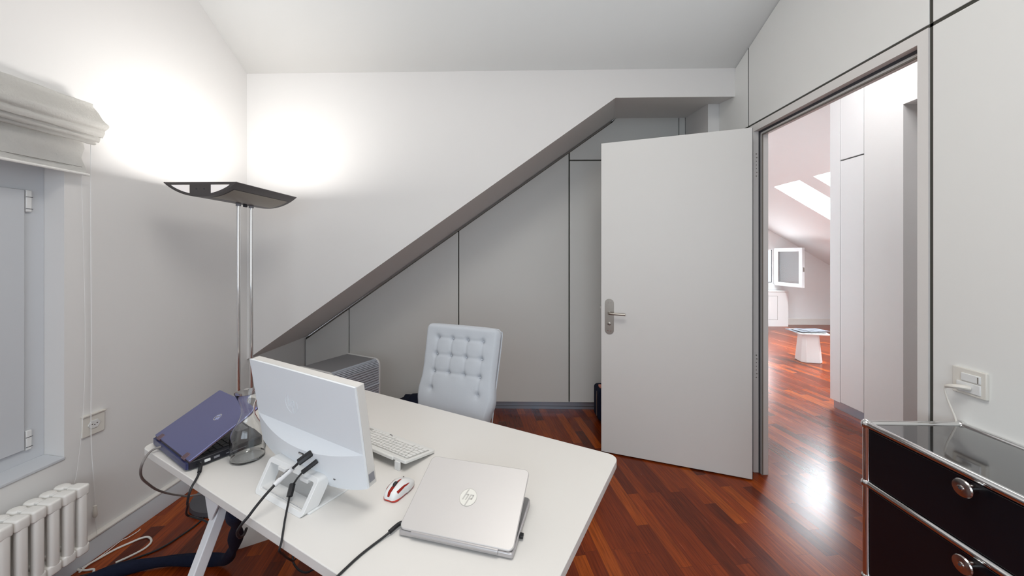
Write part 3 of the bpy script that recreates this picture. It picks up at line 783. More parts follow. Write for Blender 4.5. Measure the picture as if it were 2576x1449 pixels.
# silver laptop
s1 = thing('silver_laptop', 'silver laptop with round pale emblem, lid nearly closed, at the front edge of the desk', 'laptop', (-.299, .898, .730), R(-13.3))
Wl, Dl, ph = .289, .200, R(23.5)
base, lid, rot = laptop(s1, Wl, Dl, ph, .0125, .0065, .0215, ('silveredge', 'silver', 'key', 'deck', (.014, .014, .014, .014)))
bm = bmesh.new(); tube(bm, [(.035, .001, .0145), (Wl-.035, .001, .0145)], .0062, 14, 1)
obj('hinge_cover', bm, 'silveredge', s1)
obj('deck_plate', prism(bmesh.new(), rrect(.004, Wl-.004, .014, Dl-.003, .010, 5), 'z', .0153, .0159), 'deck', s1)
Te = rot@Matrix.Translation((Wl*.5, Dl*.50, 0))@Matrix.Rotation(pi, 4, 'Z')@Matrix.Scale(-1, 4, (1, 0, 0))@Matrix.Scale(-1, 4, (0, 1, 0))
Te = rot@Matrix.Translation((Wl*.505, Dl*.50, 0))
rr_ = .0225
em = obj('emblem_disc', lathe(bmesh.new(), [(0, .0002), (rr_, .0002), (rr_, .0006), (0, .0006)], 40, T=Te), 'logo', lid)
bm = bmesh.new()
for poly in hp_polys():
    prism(bm, [(x*rr_*.98, y*rr_*.98) for x, y in poly], 'z', .0005, .0010, T=Te)
obj('emblem_letters', bm, 'logoline', em)
obj('emblem_ring', ring(bmesh.new(), rr_-.0006, rr_+.0006, .0002, .0008, T=Te), 'logoline', em)
obj('usb_receiver', box(Wl+.0, Wl+.009, .060, .073, .0055, .0125), 'rubber', s1, bevel=.001)
cb = thing('laptop_power_cord', 'black power cord curving from the silver laptop over the front edge of the desk', 'cord')
obj('angled_plug', tube(bmesh.new(), [(-.298, .930, .740), (-.306, .926, .740), (-.314, .914, .7395), (-.322, .900, .7385)], .0052, 10), 'rubber', cb)
obj('cord', tube(bmesh.new(), [(-.320, .902, .7385), (-.334, .885, .735), (-.352, .860, .7335), (-.368, .832, .7335), (-.381, .803, .7335), (-.392, .776, .7335), (-.404, .757, .728), (-.41, .752, .70), (-.415, .76, .62), (-.43, .80, .5)], .0028, 8), 'rubber', cb)

# blue-grey laptop
b1 = thing('blue_laptop', 'dark blue-grey laptop with a tilted open lid at the left end of the desk', 'laptop', (-1.33, 1.313, .730), R(-30.8))
Wb, Db, phb = .323, .222, R(27.7)
base, lid, rot = laptop(b1, Wb, Db, phb, .024, .007, .034, ('lapblack', 'lid', 'key', 'grey', (.003, .003, .006, .006)), .004)
obj('lid_edge', prism(bmesh.new(), rrect(-.001, Wb+.001, -.001, Db+.001, .004, 4), 'z', -.0072, -.0045, T=rot), 'lidtrim', lid)
obj('hinge_band', prism(bmesh.new(), rrect(.004, Wb-.004, -.006, .012, .005, 4), 'z', .006, .0255), 'lapblue', b1)
for x in (.030, Wb-.055):
    obj('hinge', box(x, x+.026, -.005, .016, -.0085, .0015, T=rot@Matrix.Translation((0, 0, .0))), 'lidtrim', b1, bevel=.002)
Tl = rot@Matrix.Translation((Wb*.60, Db*.62, 0))@Matrix.Rotation(R(0), 4, 'Z')
lg = obj('emblem_ring', ring(bmesh.new(), .0115, .0138, .0002, .0010, T=Tl), 'chrome', lid)
bm = bmesh.new()
for poly in hp_polys(): prism(bm, [(x*.0115, y*.0115) for x, y in poly], 'z', .0002, .0009, T=Tl)
obj('emblem_letters', bm, 'chrome', lid)
obj('usb_stick', box(Wb-.001, Wb+.004, .040, .056, .012, .020), 'white', b1, bevel=.001)
bm = bmesh.new(); bx(bm, Wb-.001, Wb+.0006, .066, .082, .012, .019); bx(bm, Wb-.001, Wb+.0006, .022, .032, .012, .018); bx(bm, Wb-.001, Wb+.0006, .10, .16, .013, .016)
obj('side_ports', bm, 'grey', b1)
c2 = thing('blue_laptop_power_cord', 'black power cord from the blue-grey laptop dropping over the desk edge', 'cord')
obj('plug', tube(bmesh.new(), [(-1.040, 1.168, .745), (-1.026, 1.160, .744), (-1.014, 1.146, .742), (-1.006, 1.134, .738)], .0055, 10), 'rubber', c2)
obj('cord', tube(bmesh.new(), [(-1.007, 1.136, .738), (-.999, 1.120, .7335), (-.985, 1.095, .7335), (-.972, 1.070, .733), (-.972, 1.060, .715), (-.99, 1.075, .68), (-1.09, 1.185, .6), (-1.190, 1.288, .5), (-1.235, 1.344, .45), (-1.205, 1.336, .45), (-1.151, 1.32, .45), (-1.116, 1.305, .45), (-1.05, 1.27, .48)], .0034, 8), 'rubber', c2)
c3 = thing('network_cable', 'grey cable looping from the back of the blue-grey laptop below the desk', 'cable')
obj('cable', tube(bmesh.new(), [(-1.252, 1.268, .749), (-1.264, 1.262, .746), (-1.276, 1.253, .742), (-1.272, 1.232, .738), (-1.262, 1.205, .725), (-1.280, 1.215, .69), (-1.32, 1.258, .64), (-1.365, 1.322, .58), (-1.422, 1.412, .5), (-1.47, 1.511, .42), (-1.484, 1.589, .36), (-1.495, 1.632, .33), (-1.48, 1.70, .3)], .0038, 8), 'greycable', c3)
obj('connector', tube(bmesh.new(), [(-1.240, 1.276, .750), (-1.258, 1.266, .748)], .0055, 8, 1), 'lapblack', c3)

# ------------------------------------------------------------------ monitor on its stand
mo = thing('monitor', 'white monitor seen from behind, tilted, on the desk between carafe and keyboard', 'monitor', (-.878, 1.177, 0), R(-28.7))
Wm, Hm, ti = .520, .281, R(8.25)
# plane: x along the width, s down the back, n out of the back (towards the camera)
Tm = frame_mat((0, 0, 1.081), (1, 0, 0), (0, math.sin(ti), -math.cos(ti)), (0, -math.cos(ti), -math.sin(ti)))
bow = .034
def bot(u): return Hm + bow*(1-abs(2*u-1)**2.8)
bm = bmesh.new(); nu, nv = 64, 48
arc_v = lambda u: .655 + .115*(1-(2*u-1)**2)
gr_ = []
for j in range(nv+1):
    row = []
    for i in range(nu+1):
        u = i/nu; q_ = 1-(2*u-1)**2
        vl, va, vb = .655*Hm, arc_v(u)*Hm+.0004, bot(u); h = .030*q_
        if j <= 12: sv, d = vl*j/12, 0
        elif j <= 24: f_ = (j-12)/12; sv, d = vl+(va-vl)*f_, h*f_
        else: f_ = (j-24)/24; sv = va+(vb-va)*f_; d = h*(1-.45*f_*f_)
        row.append(bm.verts.new((u*Wm, sv, d)))
    gr_.append(row)
for A_, B_ in zip(gr_, gr_[1:]):
    for i in range(nu): bm.faces.new((A_[i], A_[i+1], B_[i+1], B_[i]))
edge = [gr_[0][i] for i in range(nu+1)]+[gr_[j][nu] for j in range(1, nv+1)]+[gr_[nv][i] for i in range(nu-1, -1, -1)]+[gr_[j][0] for j in range(nv-1, 0, -1)]
low = [bm.verts.new((v.co.x, v.co.y, -.006)) for v in edge]
for i in range(len(edge)): bm.faces.new((edge[i], edge[(i+1) % len(edge)], low[(i+1) % len(edge)], low[i]))
bmesh.ops.transform(bm, matrix=Tm, verts=bm.verts); bmesh.ops.recalc_face_normals(bm, faces=bm.faces)
shell = obj('back_shell', bm, 'monitor', mo)
pts = [(u*Wm/30, 0) for u in range(31)] + [(Wm*(1-i/30), bot(1-i/30)) for i in range(31)]
obj('bezel', prism(bmesh.new(), pts, 'z', -.030, -.006, T=Tm), 'monrim', mo, bevel=.002)
obj('screen', prism(bmesh.new(), [(.008, .008), (Wm-.008, .008), (Wm-.008, Hm-.012), (.008, Hm-.012)], 'z', -.0308, -.029, T=Tm), 'screen', mo)
rl = .031; To = Tm@Matrix.Translation((Wm*.405, .108, .0))@Matrix.Scale(-1, 4, (0, 1, 0))
bm = ring(bmesh.new(), rl-.0011, rl, 0, .0009, T=To, a0=R(100), a1=R(262), n=40)
ring(bm, rl-.0011, rl, 0, .0009, T=To, a0=R(-78), a1=R(20), n=30)
lgm = obj('embossed_ring', bm, 'monitor', shell)
bm = bmesh.new()
for poly in hp_polys(0.06):
    P2 = [(x*rl*.95, y*rl*.95) for x, y in poly]
    for a_, b_ in zip(P2, P2[1:]+P2[:1]):
        tube(bm, [(a_[0], a_[1], .0003), (b_[0], b_[1], .0003)], .00055, 5, 1)
bmesh.ops.transform(bm, matrix=To, verts=bm.verts); bmesh.ops.recalc_face_normals(bm, faces=bm.faces)
obj('embossed_letters', bm, 'monitor', shell)
def bd(x, s_):
    u = x/Wm; q_ = 1-(2*u-1)**2; va = arc_v(u)*Hm; f_ = (s_-va)/(bot(u)-va)
    return .030*q_*(1-.45*f_*f_)
obj('vga_socket', prism(bmesh.new(), rrect(.270, .296, .2265, .2335, .003, 3), 'z', .015, bd(.28, .23)+.0012, T=Tm), 'lapblack', shell)
obj('socket_rim', prism(bmesh.new(), rrect(.274, .290, .2285, .2325, .0015, 3), 'z', bd(.28, .23)+.001, bd(.28, .23)+.002, T=Tm), 'silver', shell)
bm = bmesh.new()
for (x, s) in ((.400, .278),): prism(bm, rrect(x, x+.008, s, s+.003, .001, 2), 'z', .010, bd(x, s)+.0006, T=Tm)
obj('lock_slot', bm, 'mark', shell)
obj('button_strip', box(Wm-.001, Wm+.002, .245, .268, -.024, -.008, T=Tm), 'grey', mo)

# stand: slanted closed loop plus foot plate
sd = thing('monitor_stand', 'white metal loop stand with a flat foot plate holding the monitor', 'stand', (-.772, 1.052, .730), R(-27.3))
Ws, Hs, ts = .225, .094, R(33.1)
Ts = frame_mat((0, 0, 0), (1, 0, 0), (0, math.sin(ts), math.cos(ts)), (0, 1, 0))
bm = bmesh.new()
o_ = rrect(0, Ws, 0, Hs, .012, 6); i_ = rrect(.013, Ws-.013, .013, Hs-.013, .005, 6)
wd = lambda a, b: (a-.012*b/Hs*(1-a/Ws), b)
o_ = [wd(*p) for p in o_]; i_ = [wd(*p) for p in i_]
L0 = [Ts@Vector((a, b, 0)) for a, b in o_]; L1 = [Ts@Vector((a, b, 0)) for a, b in i_]
L2 = [Ts@Vector((a, b, .045)) for a, b in o_]; L3 = [Ts@Vector((a, b, .045)) for a, b in i_]
q = [[bm.verts.new(p) for p in l] for l in (L0, L1, L2, L3)]; n_ = len(o_)
for i in range(n_):
    j = (i+1) % n_
    bm.faces.new((q[0][i], q[0][j], q[1][j], q[1][i])); bm.faces.new((q[2][j], q[2][i], q[3][i], q[3][j]))
    bm.faces.new((q[0][j], q[0][i], q[2][i], q[2][j])); bm.faces.new((q[1][i], q[1][j], q[3][j], q[3][i]))
bmesh.ops.recalc_face_normals(bm, faces=bm.faces)
lo_ = obj('loop_frame', bm, 'white', sd, bevel=.0012)
obj('foot_plate', prism(bmesh.new(), rrect(.004, Ws+.004, .02, .185, .004, 4), 'z', .0, .005), 'white', sd, bevel=.001)
bm = bmesh.new(); bx(bm, .05, .17, Hs*math.sin(ts)+.045-.02, Hs*math.sin(ts)+.045+.02, Hs*math.cos(ts)-.005, Hs*math.cos(ts)+.012)
obj('mount', bm, 'white', sd, bevel=.002)
bm = bmesh.new()
for a_, b_ in ((.05, .085), (.155, .19)): bx(bm, a_, b_, Hs*math.sin(ts)-.012, Hs*math.sin(ts)+.0, Hs*math.cos(ts)-.018, Hs*math.cos(ts)-.008)
obj('cable_clip', bm, 'white', sd, bevel=.001)
obj('groove_line', box(.015, Ws-.015, .015, .0165, .0125, .0142), 'shell', sd)

v1 = thing('monitor_video_cable', 'thick black cable with a printed clear sleeve from the monitor back over the desk edge', 'cable')
p0 = [(-.588, 1.040, .852), (-.604, 1.030, .846), (-.617, 1.026, .838)]
obj('plug', tube(bmesh.new(), [(-.588, 1.026, .862), (-.598, 1.016, .856), (-.613, 1.006, .846)], .008, 8, flat=lambda t: (.0115, .0085)), 'rubber', v1)
vc = [(-.610, 1.008, .848), (-.622, 1.010, .836), (-.632, 1.014, .827), (-.641, 1.012, .819), (-.659, .990, .803), (-.672, .962, .787), (-.686, .940, .766), (-.696, .929, .750), (-.708, .922, .735), (-.722, .925, .712), (-.735, .95, .68), (-.770, 1.01, .64), (-.80, 1.06, .62)]
obj('cable', tube(bmesh.new(), vc, .0035, 10), 'rubber', v1)
sl = obj('label_sleeve', tube(bmesh.new(), [(-.634, 1.014, .8255), (-.641, 1.012, .819), (-.659, .990, .803), (-.664, .980, .798)], .0068, 12), 'sleeve', v1)
bm = bmesh.new()
P_ = catmull([(-.640, 1.018, .819), (-.659, .990, .803)], 1)
for i in range(11):
    t = i/10; p = Vector((-.642, 1.009, .8185)).lerp(Vector((-.656, .993, .8055)), t)
    w_ = .0004+.0005*(i % 3 == 0)
    bx(bm, -w_, w_, -.0030, .0030, .0066, .0072, T=Matrix.Translation(p)@Matrix.Rotation(R(-55), 4, 'Z'))
obj('barcode', bm, 'mark', sl)
v2 = thing('monitor_power_cable', 'thin black cable with a ferrite block from the monitor back to the floor', 'cable')
obj('plug', tube(bmesh.new(), [(-.566, 1.014, .846), (-.580, 1.004, .836), (-.597, .998, .824)], .0062, 10), 'rubber', v2)
vp = [(-.597, .998, .824), (-.616, 1.008, .803), (-.631, 1.018, .784), (-.638, 1.024, .775), (-.636, 1.006, .760), (-.628, .984, .748), (-.607, .938, .737), (-.589, .903, .733), (-.575, .875, .728), (-.578, .872, .71), (-.61, .935, .65), (-.632, .985, .60), (-.647, 1.035, .55), (-.68, 1.10, .5)]
obj('cable', tube(bmesh.new(), vp, .0026, 8), 'rubber', v2)
obj('ferrite_block', tube(bmesh.new(), [(-.640, 1.022, .776), (-.6345, 1.000, .7555)], .0082, 6, 1), 'rubber', v2)

# ------------------------------------------------------------------ white keyboard
KW, KD = .345, .135
kyaw = R(-30.3)
kx, ky = math.cos(kyaw), math.sin(kyaw)
KN = Vector((-.364, 1.161, .730))
kb = thing('keyboard', 'white slim keyboard lying behind the monitor near the back edge of the desk', 'keyboard', (KN.x-KW*kx, KN.y-KW*ky, .730), kyaw)
kt = -math.atan((.036-.012)/KD)
Tk = Matrix.Translation((0, 0, .036))@Matrix.Rotation(kt, 4, 'X')
obj('body', prism(bmesh.new(), rrect(0, KW, 0, KD, (.004, .006, .004, .004), 4), 'z', -.010, 0, T=Tk), 'kbd', kb, bevel=.002)
obj('back_ridge', box(.012, KW-.055, -.004, .016, -.012, -.001, T=Tk), 'kbd', kb, bevel=.003)
for x in (.03, KW-.045):
    ft_ = obj('fold_out_foot', box(x, x+.022, -.006, .001, .0, .027), 'white', kb, bevel=.001)
key0 = obj('key', prism(bmesh.new(), rrect(-.5, .5, -.5, .5, .08, 2), 'z', 0, 1), 'wkey', kb)
def place_key(o, x, y, w_, h_):
    m_ = Tk@Matrix.Translation((x+w_/2, y+h_/2, .0003))@Matrix.Diagonal((w_, h_, .0022, 1))
    o.matrix_local = m_
first = True; nk = 0
rows_k = [(.018, .0085, [.0145]*20), (.0285, .0155, [.0205]+[.0160]*12+[.029]+[.0160]*4), (.046, .0155, [.026]+[.0160]*12+[.0235]+[.0160]*4),
          (.0635, .0155, [.030]+[.0160]*11+[.0355]+[.0160]*4), (.081, .0155, [.022]+[.0160]*11+[.0435]+[.0160]*4), (.0985, .0155, [.022, .018, .018, .096, .018, .018, .018, .0160, .0160, .0160, .0160])]
for y, h_, ws_ in rows_k:
    x = KW-.012            # laid out from the user's left, which is the right end here
    for w_ in ws_:
        x -= w_
        if x < .010: break
        if first: o = key0; first = False
        else:
            o = key0.copy(); C.objects.link(o); o.parent = kb
        place_key(o, x+.0011, y, w_-.0022, h_-.0014); x -= .0010; nk += 1
bed = prism(bmesh.new(), rrect(.008, KW-.009, .0155, .116, .002, 2), 'z', .0, .0007, T=Tk)
obj('key_bed', bed, 'bed', kb)
obj('indicator', prism(bmesh.new(), rrect(.128, .142, .1205, .1255, .002, 3), 'z', .0, .0006, T=Tk), 'mark', kb)

# ------------------------------------------------------------------ mouse
ms = thing('mouse', 'white wireless mouse with red stripes beside the silver laptop', 'mouse', (-.352, 1.066, .730), R(-21))
# local -y is the button end (towards the camera)
def mouse_shape(scale=1., z0=0.006, top=.034, ylo=-.048, yhi=.048, hw_=.029):
    bm = bmesh.new(); rings = []
    ny_, na = 20, 20
    for j in range(ny_+1):
        t = j/ny_; y = ylo+(yhi-ylo)*t
        wv = hw_*(1-abs(2*t-1)**3.2*.42)*(.93 if t < .5 else 1)
        hgt = z0+(top-z0)*(math.sin(pi*(.14+.80*t))**.75)
        if j == 0: wv *= .82; hgt = z0+.008
        if j == ny_: wv *= .80; hgt = z0+.007
        ring_ = [bm.verts.new((wv*math.cos(pi*k_/na)*1., y, z0+(hgt-z0)*(max(0., math.sin(pi*k_/na)))**.55)) for k_ in range(na+1)]
        rings.append(ring_)
    for A_, B_ in zip(rings, rings[1:]):
        for k_ in range(na): bm.faces.new((A_[k_], A_[k_+1], B_[k_+1], B_[k_]))
        bm.faces.new((A_[0], B_[0], B_[na], A_[na]))
    bm.faces.new(rings[0]); bm.faces.new(rings[-1][::-1])
    bmesh.ops.recalc_face_normals(bm, faces=bm.faces)
    return bm, rings
bm, rg = mouse_shape()
top = [[v.co.copy() for v in r_] for r_ in rg]
obj('shell', bm, 'white', ms, label='white glossy shell')
obj('underside', prism(bmesh.new(), rrect(-.0245, .0245, -.047, .043, .014, 6), 'z', .001, .0058), 'red', ms, bevel=.001, label='red underside rim')
def patch(name, k0, k1, j0, j1, m_, lift=.0006, parent=ms, taper=False, label=None):
    bm = bmesh.new(); g_ = []
    for j in range(j0, j1+1):
        f = 1.
        if taper: f = max(.02, 1-(j-j0)/(j1-j0))**.6
        kc = (k0+k1)/2; hw__ = (k1-k0)/2*f; row = []
        for i in range(7):
            kk = kc-hw__+2*hw__*i/6; a = int(math.floor(kk)); fr_ = kk-a; a2 = min(a+1, 20)
            p = top[j][a].lerp(top[j][a2], fr_); c_ = Vector((0, p.y, .010)); d_ = (p-c_).normalized()
            row.append(bm.verts.new(p+d_*lift))
        g_.append(row)
    for A_, B_ in zip(g_, g_[1:]):
        for i in range(6): bm.faces.new((A_[i], A_[i+1], B_[i+1], B_[i]))
    bmesh.ops.solidify(bm, geom=list(bm.faces), thickness=.0004); bmesh.ops.recalc_face_normals(bm, faces=bm.faces)
    return obj(name, bm, m_, parent, label=label)
patch('centre_stripe', 8.4, 11.6, 0, 12, 'red', taper=True, label='red centre stripe')
patch('side_stripe', 2.6, 5.0, 3, 13, 'red', taper=True, label='red side stripe')
patch('side_stripe', 15.0, 17.4, 3, 13, 'red', taper=True, label='red side stripe')
obj('scroll_wheel', lathe(bmesh.new(), [(0, -.0035), (.0085, -.0035), (.0095, -.002), (.0095, .002), (.0085, .0035), (0, .0035)], 20, T=Matrix.Translation((0, -.018, .0300))@Matrix.Rotation(pi/2, 4, 'Y')), 'rubber', ms)
obj('indicator', lathe(bmesh.new(), [(0, 0), (.002, 0), (.002, .001), (0, .001)], 10, 0, .018), 'mark', ms).location = (0, 0, .0338)

# ------------------------------------------------------------------ carafes and what stands behind them
def carafe(name, label, loc, sc=1.):
    t = thing(name, label, 'carafe', loc)
    outer = [(0, 0), (.046, 0), (.050, .004), (.0505, .03), (.0505, .078), (.048, .092), (.040, .108), (.029, .126), (.0215, .145), (.0200, .160), (.0215, .178), (.028, .200), (.037, .221), (.0385, .224)]
    inner = [(.0365, .222), (.0265, .200), (.0198, .178), (.0183, .160), (.0198, .145), (.0272, .127), (.038, .109), (.046, .091), (.0485, .078), (.0485, .012), (.044, .007), (0, .006)]
    bm = lathe(bmesh.new(), [(r*sc, z*sc) for r, z in outer+inner], 48)
    obj('vessel', bm, 'glass', t)
    return t
carafe('glass_carafe', 'clear glass carafe in front of the monitor corner beside the blue-grey laptop', (-.925, 1.232, .7305))
carafe('glass_carafe', 'second clear glass carafe mostly hidden behind the monitor', (-.868, 1.345, .7305), .98)
rp = thing('red_box', 'small red and white carton behind the carafes at the desk back edge', 'box', (-.925, 1.44, .730), R(-20))
obj('carton', box(-.045, .035, -.03, .03, 0, .160), 'white', rp, bevel=.001)
obj('red_band', box(-.0455, .0355, -.0305, .0305, .075, .1605), 'red', rp, label='red upper half')

# ------------------------------------------------------------------ office chair with tufted back
CH = thing('office_chair', 'light grey office chair with a button-tufted back behind the desk', 'chair', (-.395, 1.62, 0), R(-22.3))
Wc, Hc = .425, .60
tl = R(16.5)
# back surface in (x across, s down from the top edge, n towards the sitter = towards the camera)
ux, uy = math.cos(R(-22.3)), math.sin(R(-22.3))
topc = Vector((-.289, 1.857, 0)) - Vector((-.395, 1.62, 0))
lx = topc.x*ux + topc.y*uy; ly = -topc.x*uy + topc.y*ux
Tc = frame_mat((lx, ly, 1.060), (1, 0, 0), (0, -math.sin(tl), -math.cos(tl)), (0, -math.cos(tl), math.sin(tl)))
cols_ = [-.128, -.043, .043, .128]; rws = [.068, .150, .231]
btn = [(x, s) for s in rws for x in cols_] + [(-.128, .312), (.128, .312)]
def halfw(s): return Wc/2 * (1.0 - .05*max(0, (s-.40)/.2)**1.5 - .085*min(s, .42)/.42 + .055*math.exp(-((s-.33)/.055)**2) - .05*max(0, s-.36)/.1*(s < .46))
bm = bmesh.new(); nx, ny = 88, 110; F_ = []
for j in range(ny+1):
    s = Hc*j/ny; row = []
    hwv = halfw(s); rc_ = .035
    if s < rc_: hwv = hwv-rc_+math.sqrt(max(0, rc_**2-(rc_-s)**2))
    for i in range(nx+1):
        x = -hwv+2*hwv*i/nx
        n = .030 - .010*(abs(x)/(Wc/2))**4
        n += .016*math.exp(-((s-.40)/.12)**2)
        e = min(hwv-abs(x), s*1.0+.0)
        if e < .022: n -= .020*(1-e/.022)**2.2
        for bx_, bs in btn:
            dx, ds = x-bx_, s-bs; r2 = dx*dx+ds*ds
            if r2 < .006: n -= .013*math.exp(-r2/.00012)+.006*math.exp(-r2/.0011)
        # soft pulls between the buttons
        for bs in rws:
            if abs(s-bs) < .03 and abs(x) < .132: n -= .0035*math.exp(-((s-bs)/.0065)**2)
        for bx_ in cols_:
            if abs(x-bx_) < .03 and .066 < s < (.314 if abs(bx_) > .1 else .234): n -= .0035*math.exp(-((x-bx_)/.0065)**2)
        row.append(bm.verts.new((x, s, n)))
    F_.append(row)
for row in F_:
    for v in row: v.co.x += .045*v.co.y
for A_, B_ in zip(F_, F_[1:]):
    for i in range(nx): bm.faces.new((A_[i], A_[i+1], B_[i+1], B_[i]))
edge = [F_[0][i] for i in range(nx+1)]+[F_[j][nx] for j in range(1, ny+1)]+[F_[ny][i] for i in range(nx-1, -1, -1)]+[F_[j][0] for j in range(ny-1, 0, -1)]
low = [bm.verts.new((v.co.x*.985, v.co.y, -.018)) for v in edge]
for i in range(len(edge)): bm.faces.new((edge[i], edge[(i+1) % len(edge)], low[(i+1) % len(edge)], low[i]))
bm.faces.new(low[::-1])
bmesh.ops.transform(bm, matrix=Tc, verts=bm.verts); bmesh.ops.recalc_face_normals(bm, faces=bm.faces)
back = obj('backrest', bm, 'fab', CH)
for x, s in btn:
    obj('button', lathe(bmesh.new(), [(0, .0), (.0045, .0), (.0045, .0025), (.003, .0042), (0, .0048)], 14, T=Tc@Matrix.Translation((x+.045*s, s, .0075+.016*math.exp(-((s-.40)/.12)**2)))), 'fab', back)
obj('back_piping', tube(bmesh.new(), [Tc@Vector((p[0]+.045*p[1], p[1], p[2])) for p in [(-Wc/2*.89, .58, -.016), (-Wc/2*.94, .3, -.016), (-Wc/2+.001, .045, -.016), (-Wc/2+.012, .012, -.016), (-Wc/2+.045, .001, -.016), (0, -.001, -.016), (Wc/2-.045, .001, -.016), (Wc/2-.012, .012, -.016), (Wc/2-.001, .045, -.016), (Wc/2*.94, .3, -.016), (Wc/2*.89, .58, -.016)]], .003, 8), 'fab', back)
zb = (Tc@Vector((0, Hc, 0)))
obj('seat', prism(bmesh.new(), rrect(-.22, .22, -.26, zb.y+.03, .07, 8), 'z', .43, .50), 'fab', CH, bevel=.02, seg=4)
obj('seat_shell', prism(bmesh.new(), rrect(-.20, .20, -.24, zb.y+.02, .06, 8), 'z', .415, .432), 'white', CH, bevel=.004)
obj('back_bracket', bar(bmesh.new(), (0, zb.y-.02, .42), tuple(Tc@Vector((0, Hc-.12, -.03))), .03, .008), 'chrome', CH, bevel=.003)
obj('column', lathe(bmesh.new(), [(0, .08), (.026, .08), (.026, .25), (.018, .255), (.018, .415), (0, .415)], 20), 'chrome', CH)
for i in range(5):
    a = R(72*i+18); ex, ey = .29*math.cos(a), .29*math.sin(a)
    obj('base_arm', tube(bmesh.new(), [(.02*math.cos(a), .02*math.sin(a), .105), (ex*.6, ey*.6, .092), (ex, ey, .072)], .014, 10, flat=lambda t: (.018-.006*t, .012-.003*t)), 'chrome', CH)
    obj('caster', lathe(bmesh.new(), [(0, -.02), (.026, -.02), (.029, -.014), (.029, .014), (.026, .02), (0, .02)], 18, T=Matrix.Translation((ex, ey, .030))@Matrix.Rotation(a+pi/2, 4, 'Z')@Matrix.Rotation(pi/2, 4, 'Y')), 'rubber', CH)
    obj('caster_stem', tube(bmesh.new(), [(ex, ey, .03), (ex, ey, .075)], .006, 8, 1), 'rubber', CH)

# ------------------------------------------------------------------ roller-shutter pedestal in the alcove
a_ = math.atan2(.899, .438)
pd = thing('shutter_cabinet', 'low grey office cabinet with a ribbed roller front standing in the alcove', 'cabinet', (-1.281, 2.496, 0), a_)
# local x along the front, local +y goes back from the front
PW_, PD_, PH_ = .42, .41, .605
prof_ = rrect(0, PD_, 0.03, PH_, (.01, .01, .055, .055), 8)     # (y, z)
for x0, x1, nm in ((0, .016, 'end_panel'), (PW_-.016, PW_, 'end_panel')):
    obj(nm, prism(bmesh.new(), prof_, 'x', x0, x1), 'shell', pd, bevel=.004)
obj('body', prism(bmesh.new(), rrect(.012, PD_-.01, .04, PH_-.012, (.005, .005, .04, .045), 6), 'x', .014, PW_-.014), 'slattop', pd)
obj('top_sheet', prism(bmesh.new(), [(.045, PH_-.013), (PD_-.045, PH_-.013), (PD_-.045, PH_-.006), (.045, PH_-.006)], 'x', .016, PW_-.016), 'slattop', pd)
z = PH_-.012; i = 0
path = []
for t in range(7): a = pi/2+.5*pi*t/6; path.append((.052+.044*math.cos(a), PH_-.052+.044*math.sin(a)))
for t in range(1, 30): path.append((.008, PH_-.052-.0185*t))
for (ya, za), (yb, zb_) in zip(path, path[1:]):
    if zb_ < .05: break
    d_ = Vector((yb-ya, zb_-za)); ln = d_.length; d_.normalize(); nrm = Vector((-abs(d_.y), d_.x)).normalized() if d_.y else Vector((0, 1))
    nrm = Vector((d_.y, -d_.x)); 
    p0_, p1_ = Vector((ya, za))+d_*.0015, Vector((yb, zb_))-d_*.0015
    o1, o2 = p0_+nrm*.004, p1_+nrm*.004
    handle = (i == 13)
    lift = .010 if handle else .004
    poly = [tuple(p0_), tuple(p0_+nrm*lift*.7), tuple(p0_+d_*ln*.25+nrm*lift), tuple(p0_+d_*ln*.6+nrm*lift), tuple(p1_+nrm*lift*.5), tuple(p1_)]
    obj('shutter_handle' if handle else 'slat', prism(bmesh.new(), poly, 'x', .016+(.03 if handle else 0), PW_-.016), 'slat', pd)
    i += 1
for x in (.05, PW_-.05):
    for y in (.05, PD_-.05): obj('caster', lathe(bmesh.new(), [(0, 0), (.02, 0), (.02, .035), (0, .035)], 14, x, y), 'rubber', pd)
bm = bmesh.new(); bx(bm, -.001, .001, .30, .325, PH_-.035, PH_-.030); bx(bm, -.001, .001, .20, .225, PH_-.06, PH_-.055)
obj('vent_slot', bm, 'mark', pd)

# ------------------------------------------------------------------ bags
def blob(sx_, sy_, sz_, seed, amp=.06, n=20):
    random.seed(seed); bm = bmesh.new()
    bmesh.ops.create_icosphere(bm, subdivisions=4, radius=1)
    for v in bm.verts:
        c_ = v.co
        sgn = lambda a: (1 if a >= 0 else -1)
        p = Vector([sgn(c_[i])*abs(c_[i])**.55 for i in range(3)])
        f = 1+amp*(math.sin(c_.x*7+seed)*math.cos(c_.y*6+seed*2)+.6*math.sin(c_.z*11+c_.x*9))
        v.co = Vector((p.x*sx_*f, p.y*sy_*f, max(-sz_, p.z*sz_*(f if c_.z > 0 else 1))))
    return bm
bg = thing('black_bag', 'black bag lying on the floor against the closet beside the chair', 'bag', (-.80, 3.17, .10), R(4))
obj('bag_body', blob(.26, .13, .10, 3), 'navy', bg)
obj('bag_strap', tube(bmesh.new(), [(.0, -.10, .08), (.10, -.14, .10), (.2, -.12, .06), (.24, -.1, .0), (.22, -.13, -.06)], .010, 8), 'rubber', bg)
su = thing('suitcase', 'small black suitcase standing on the floor behind the open door', 'suitcase', (.81, 3.17, 0), R(3))
obj('case_shell', prism(bmesh.new(), rrect(-.17, .17, .03, .30, .03, 6), 'y', -.09, .09), 'navy', su, bevel=.02, seg=3)
obj('carry_handle', tube(bmesh.new(), [(-.08, 0, .295), (-.075, 0, .325), (0, 0, .33), (.075, 0, .325), (.08, 0, .295)], .008, 10), 'rubber', su)
obj('luggage_tag', box(-.15, -.09, -.05, .0, .298, .316), 'salmon', su, bevel=.003, label='salmon tag')
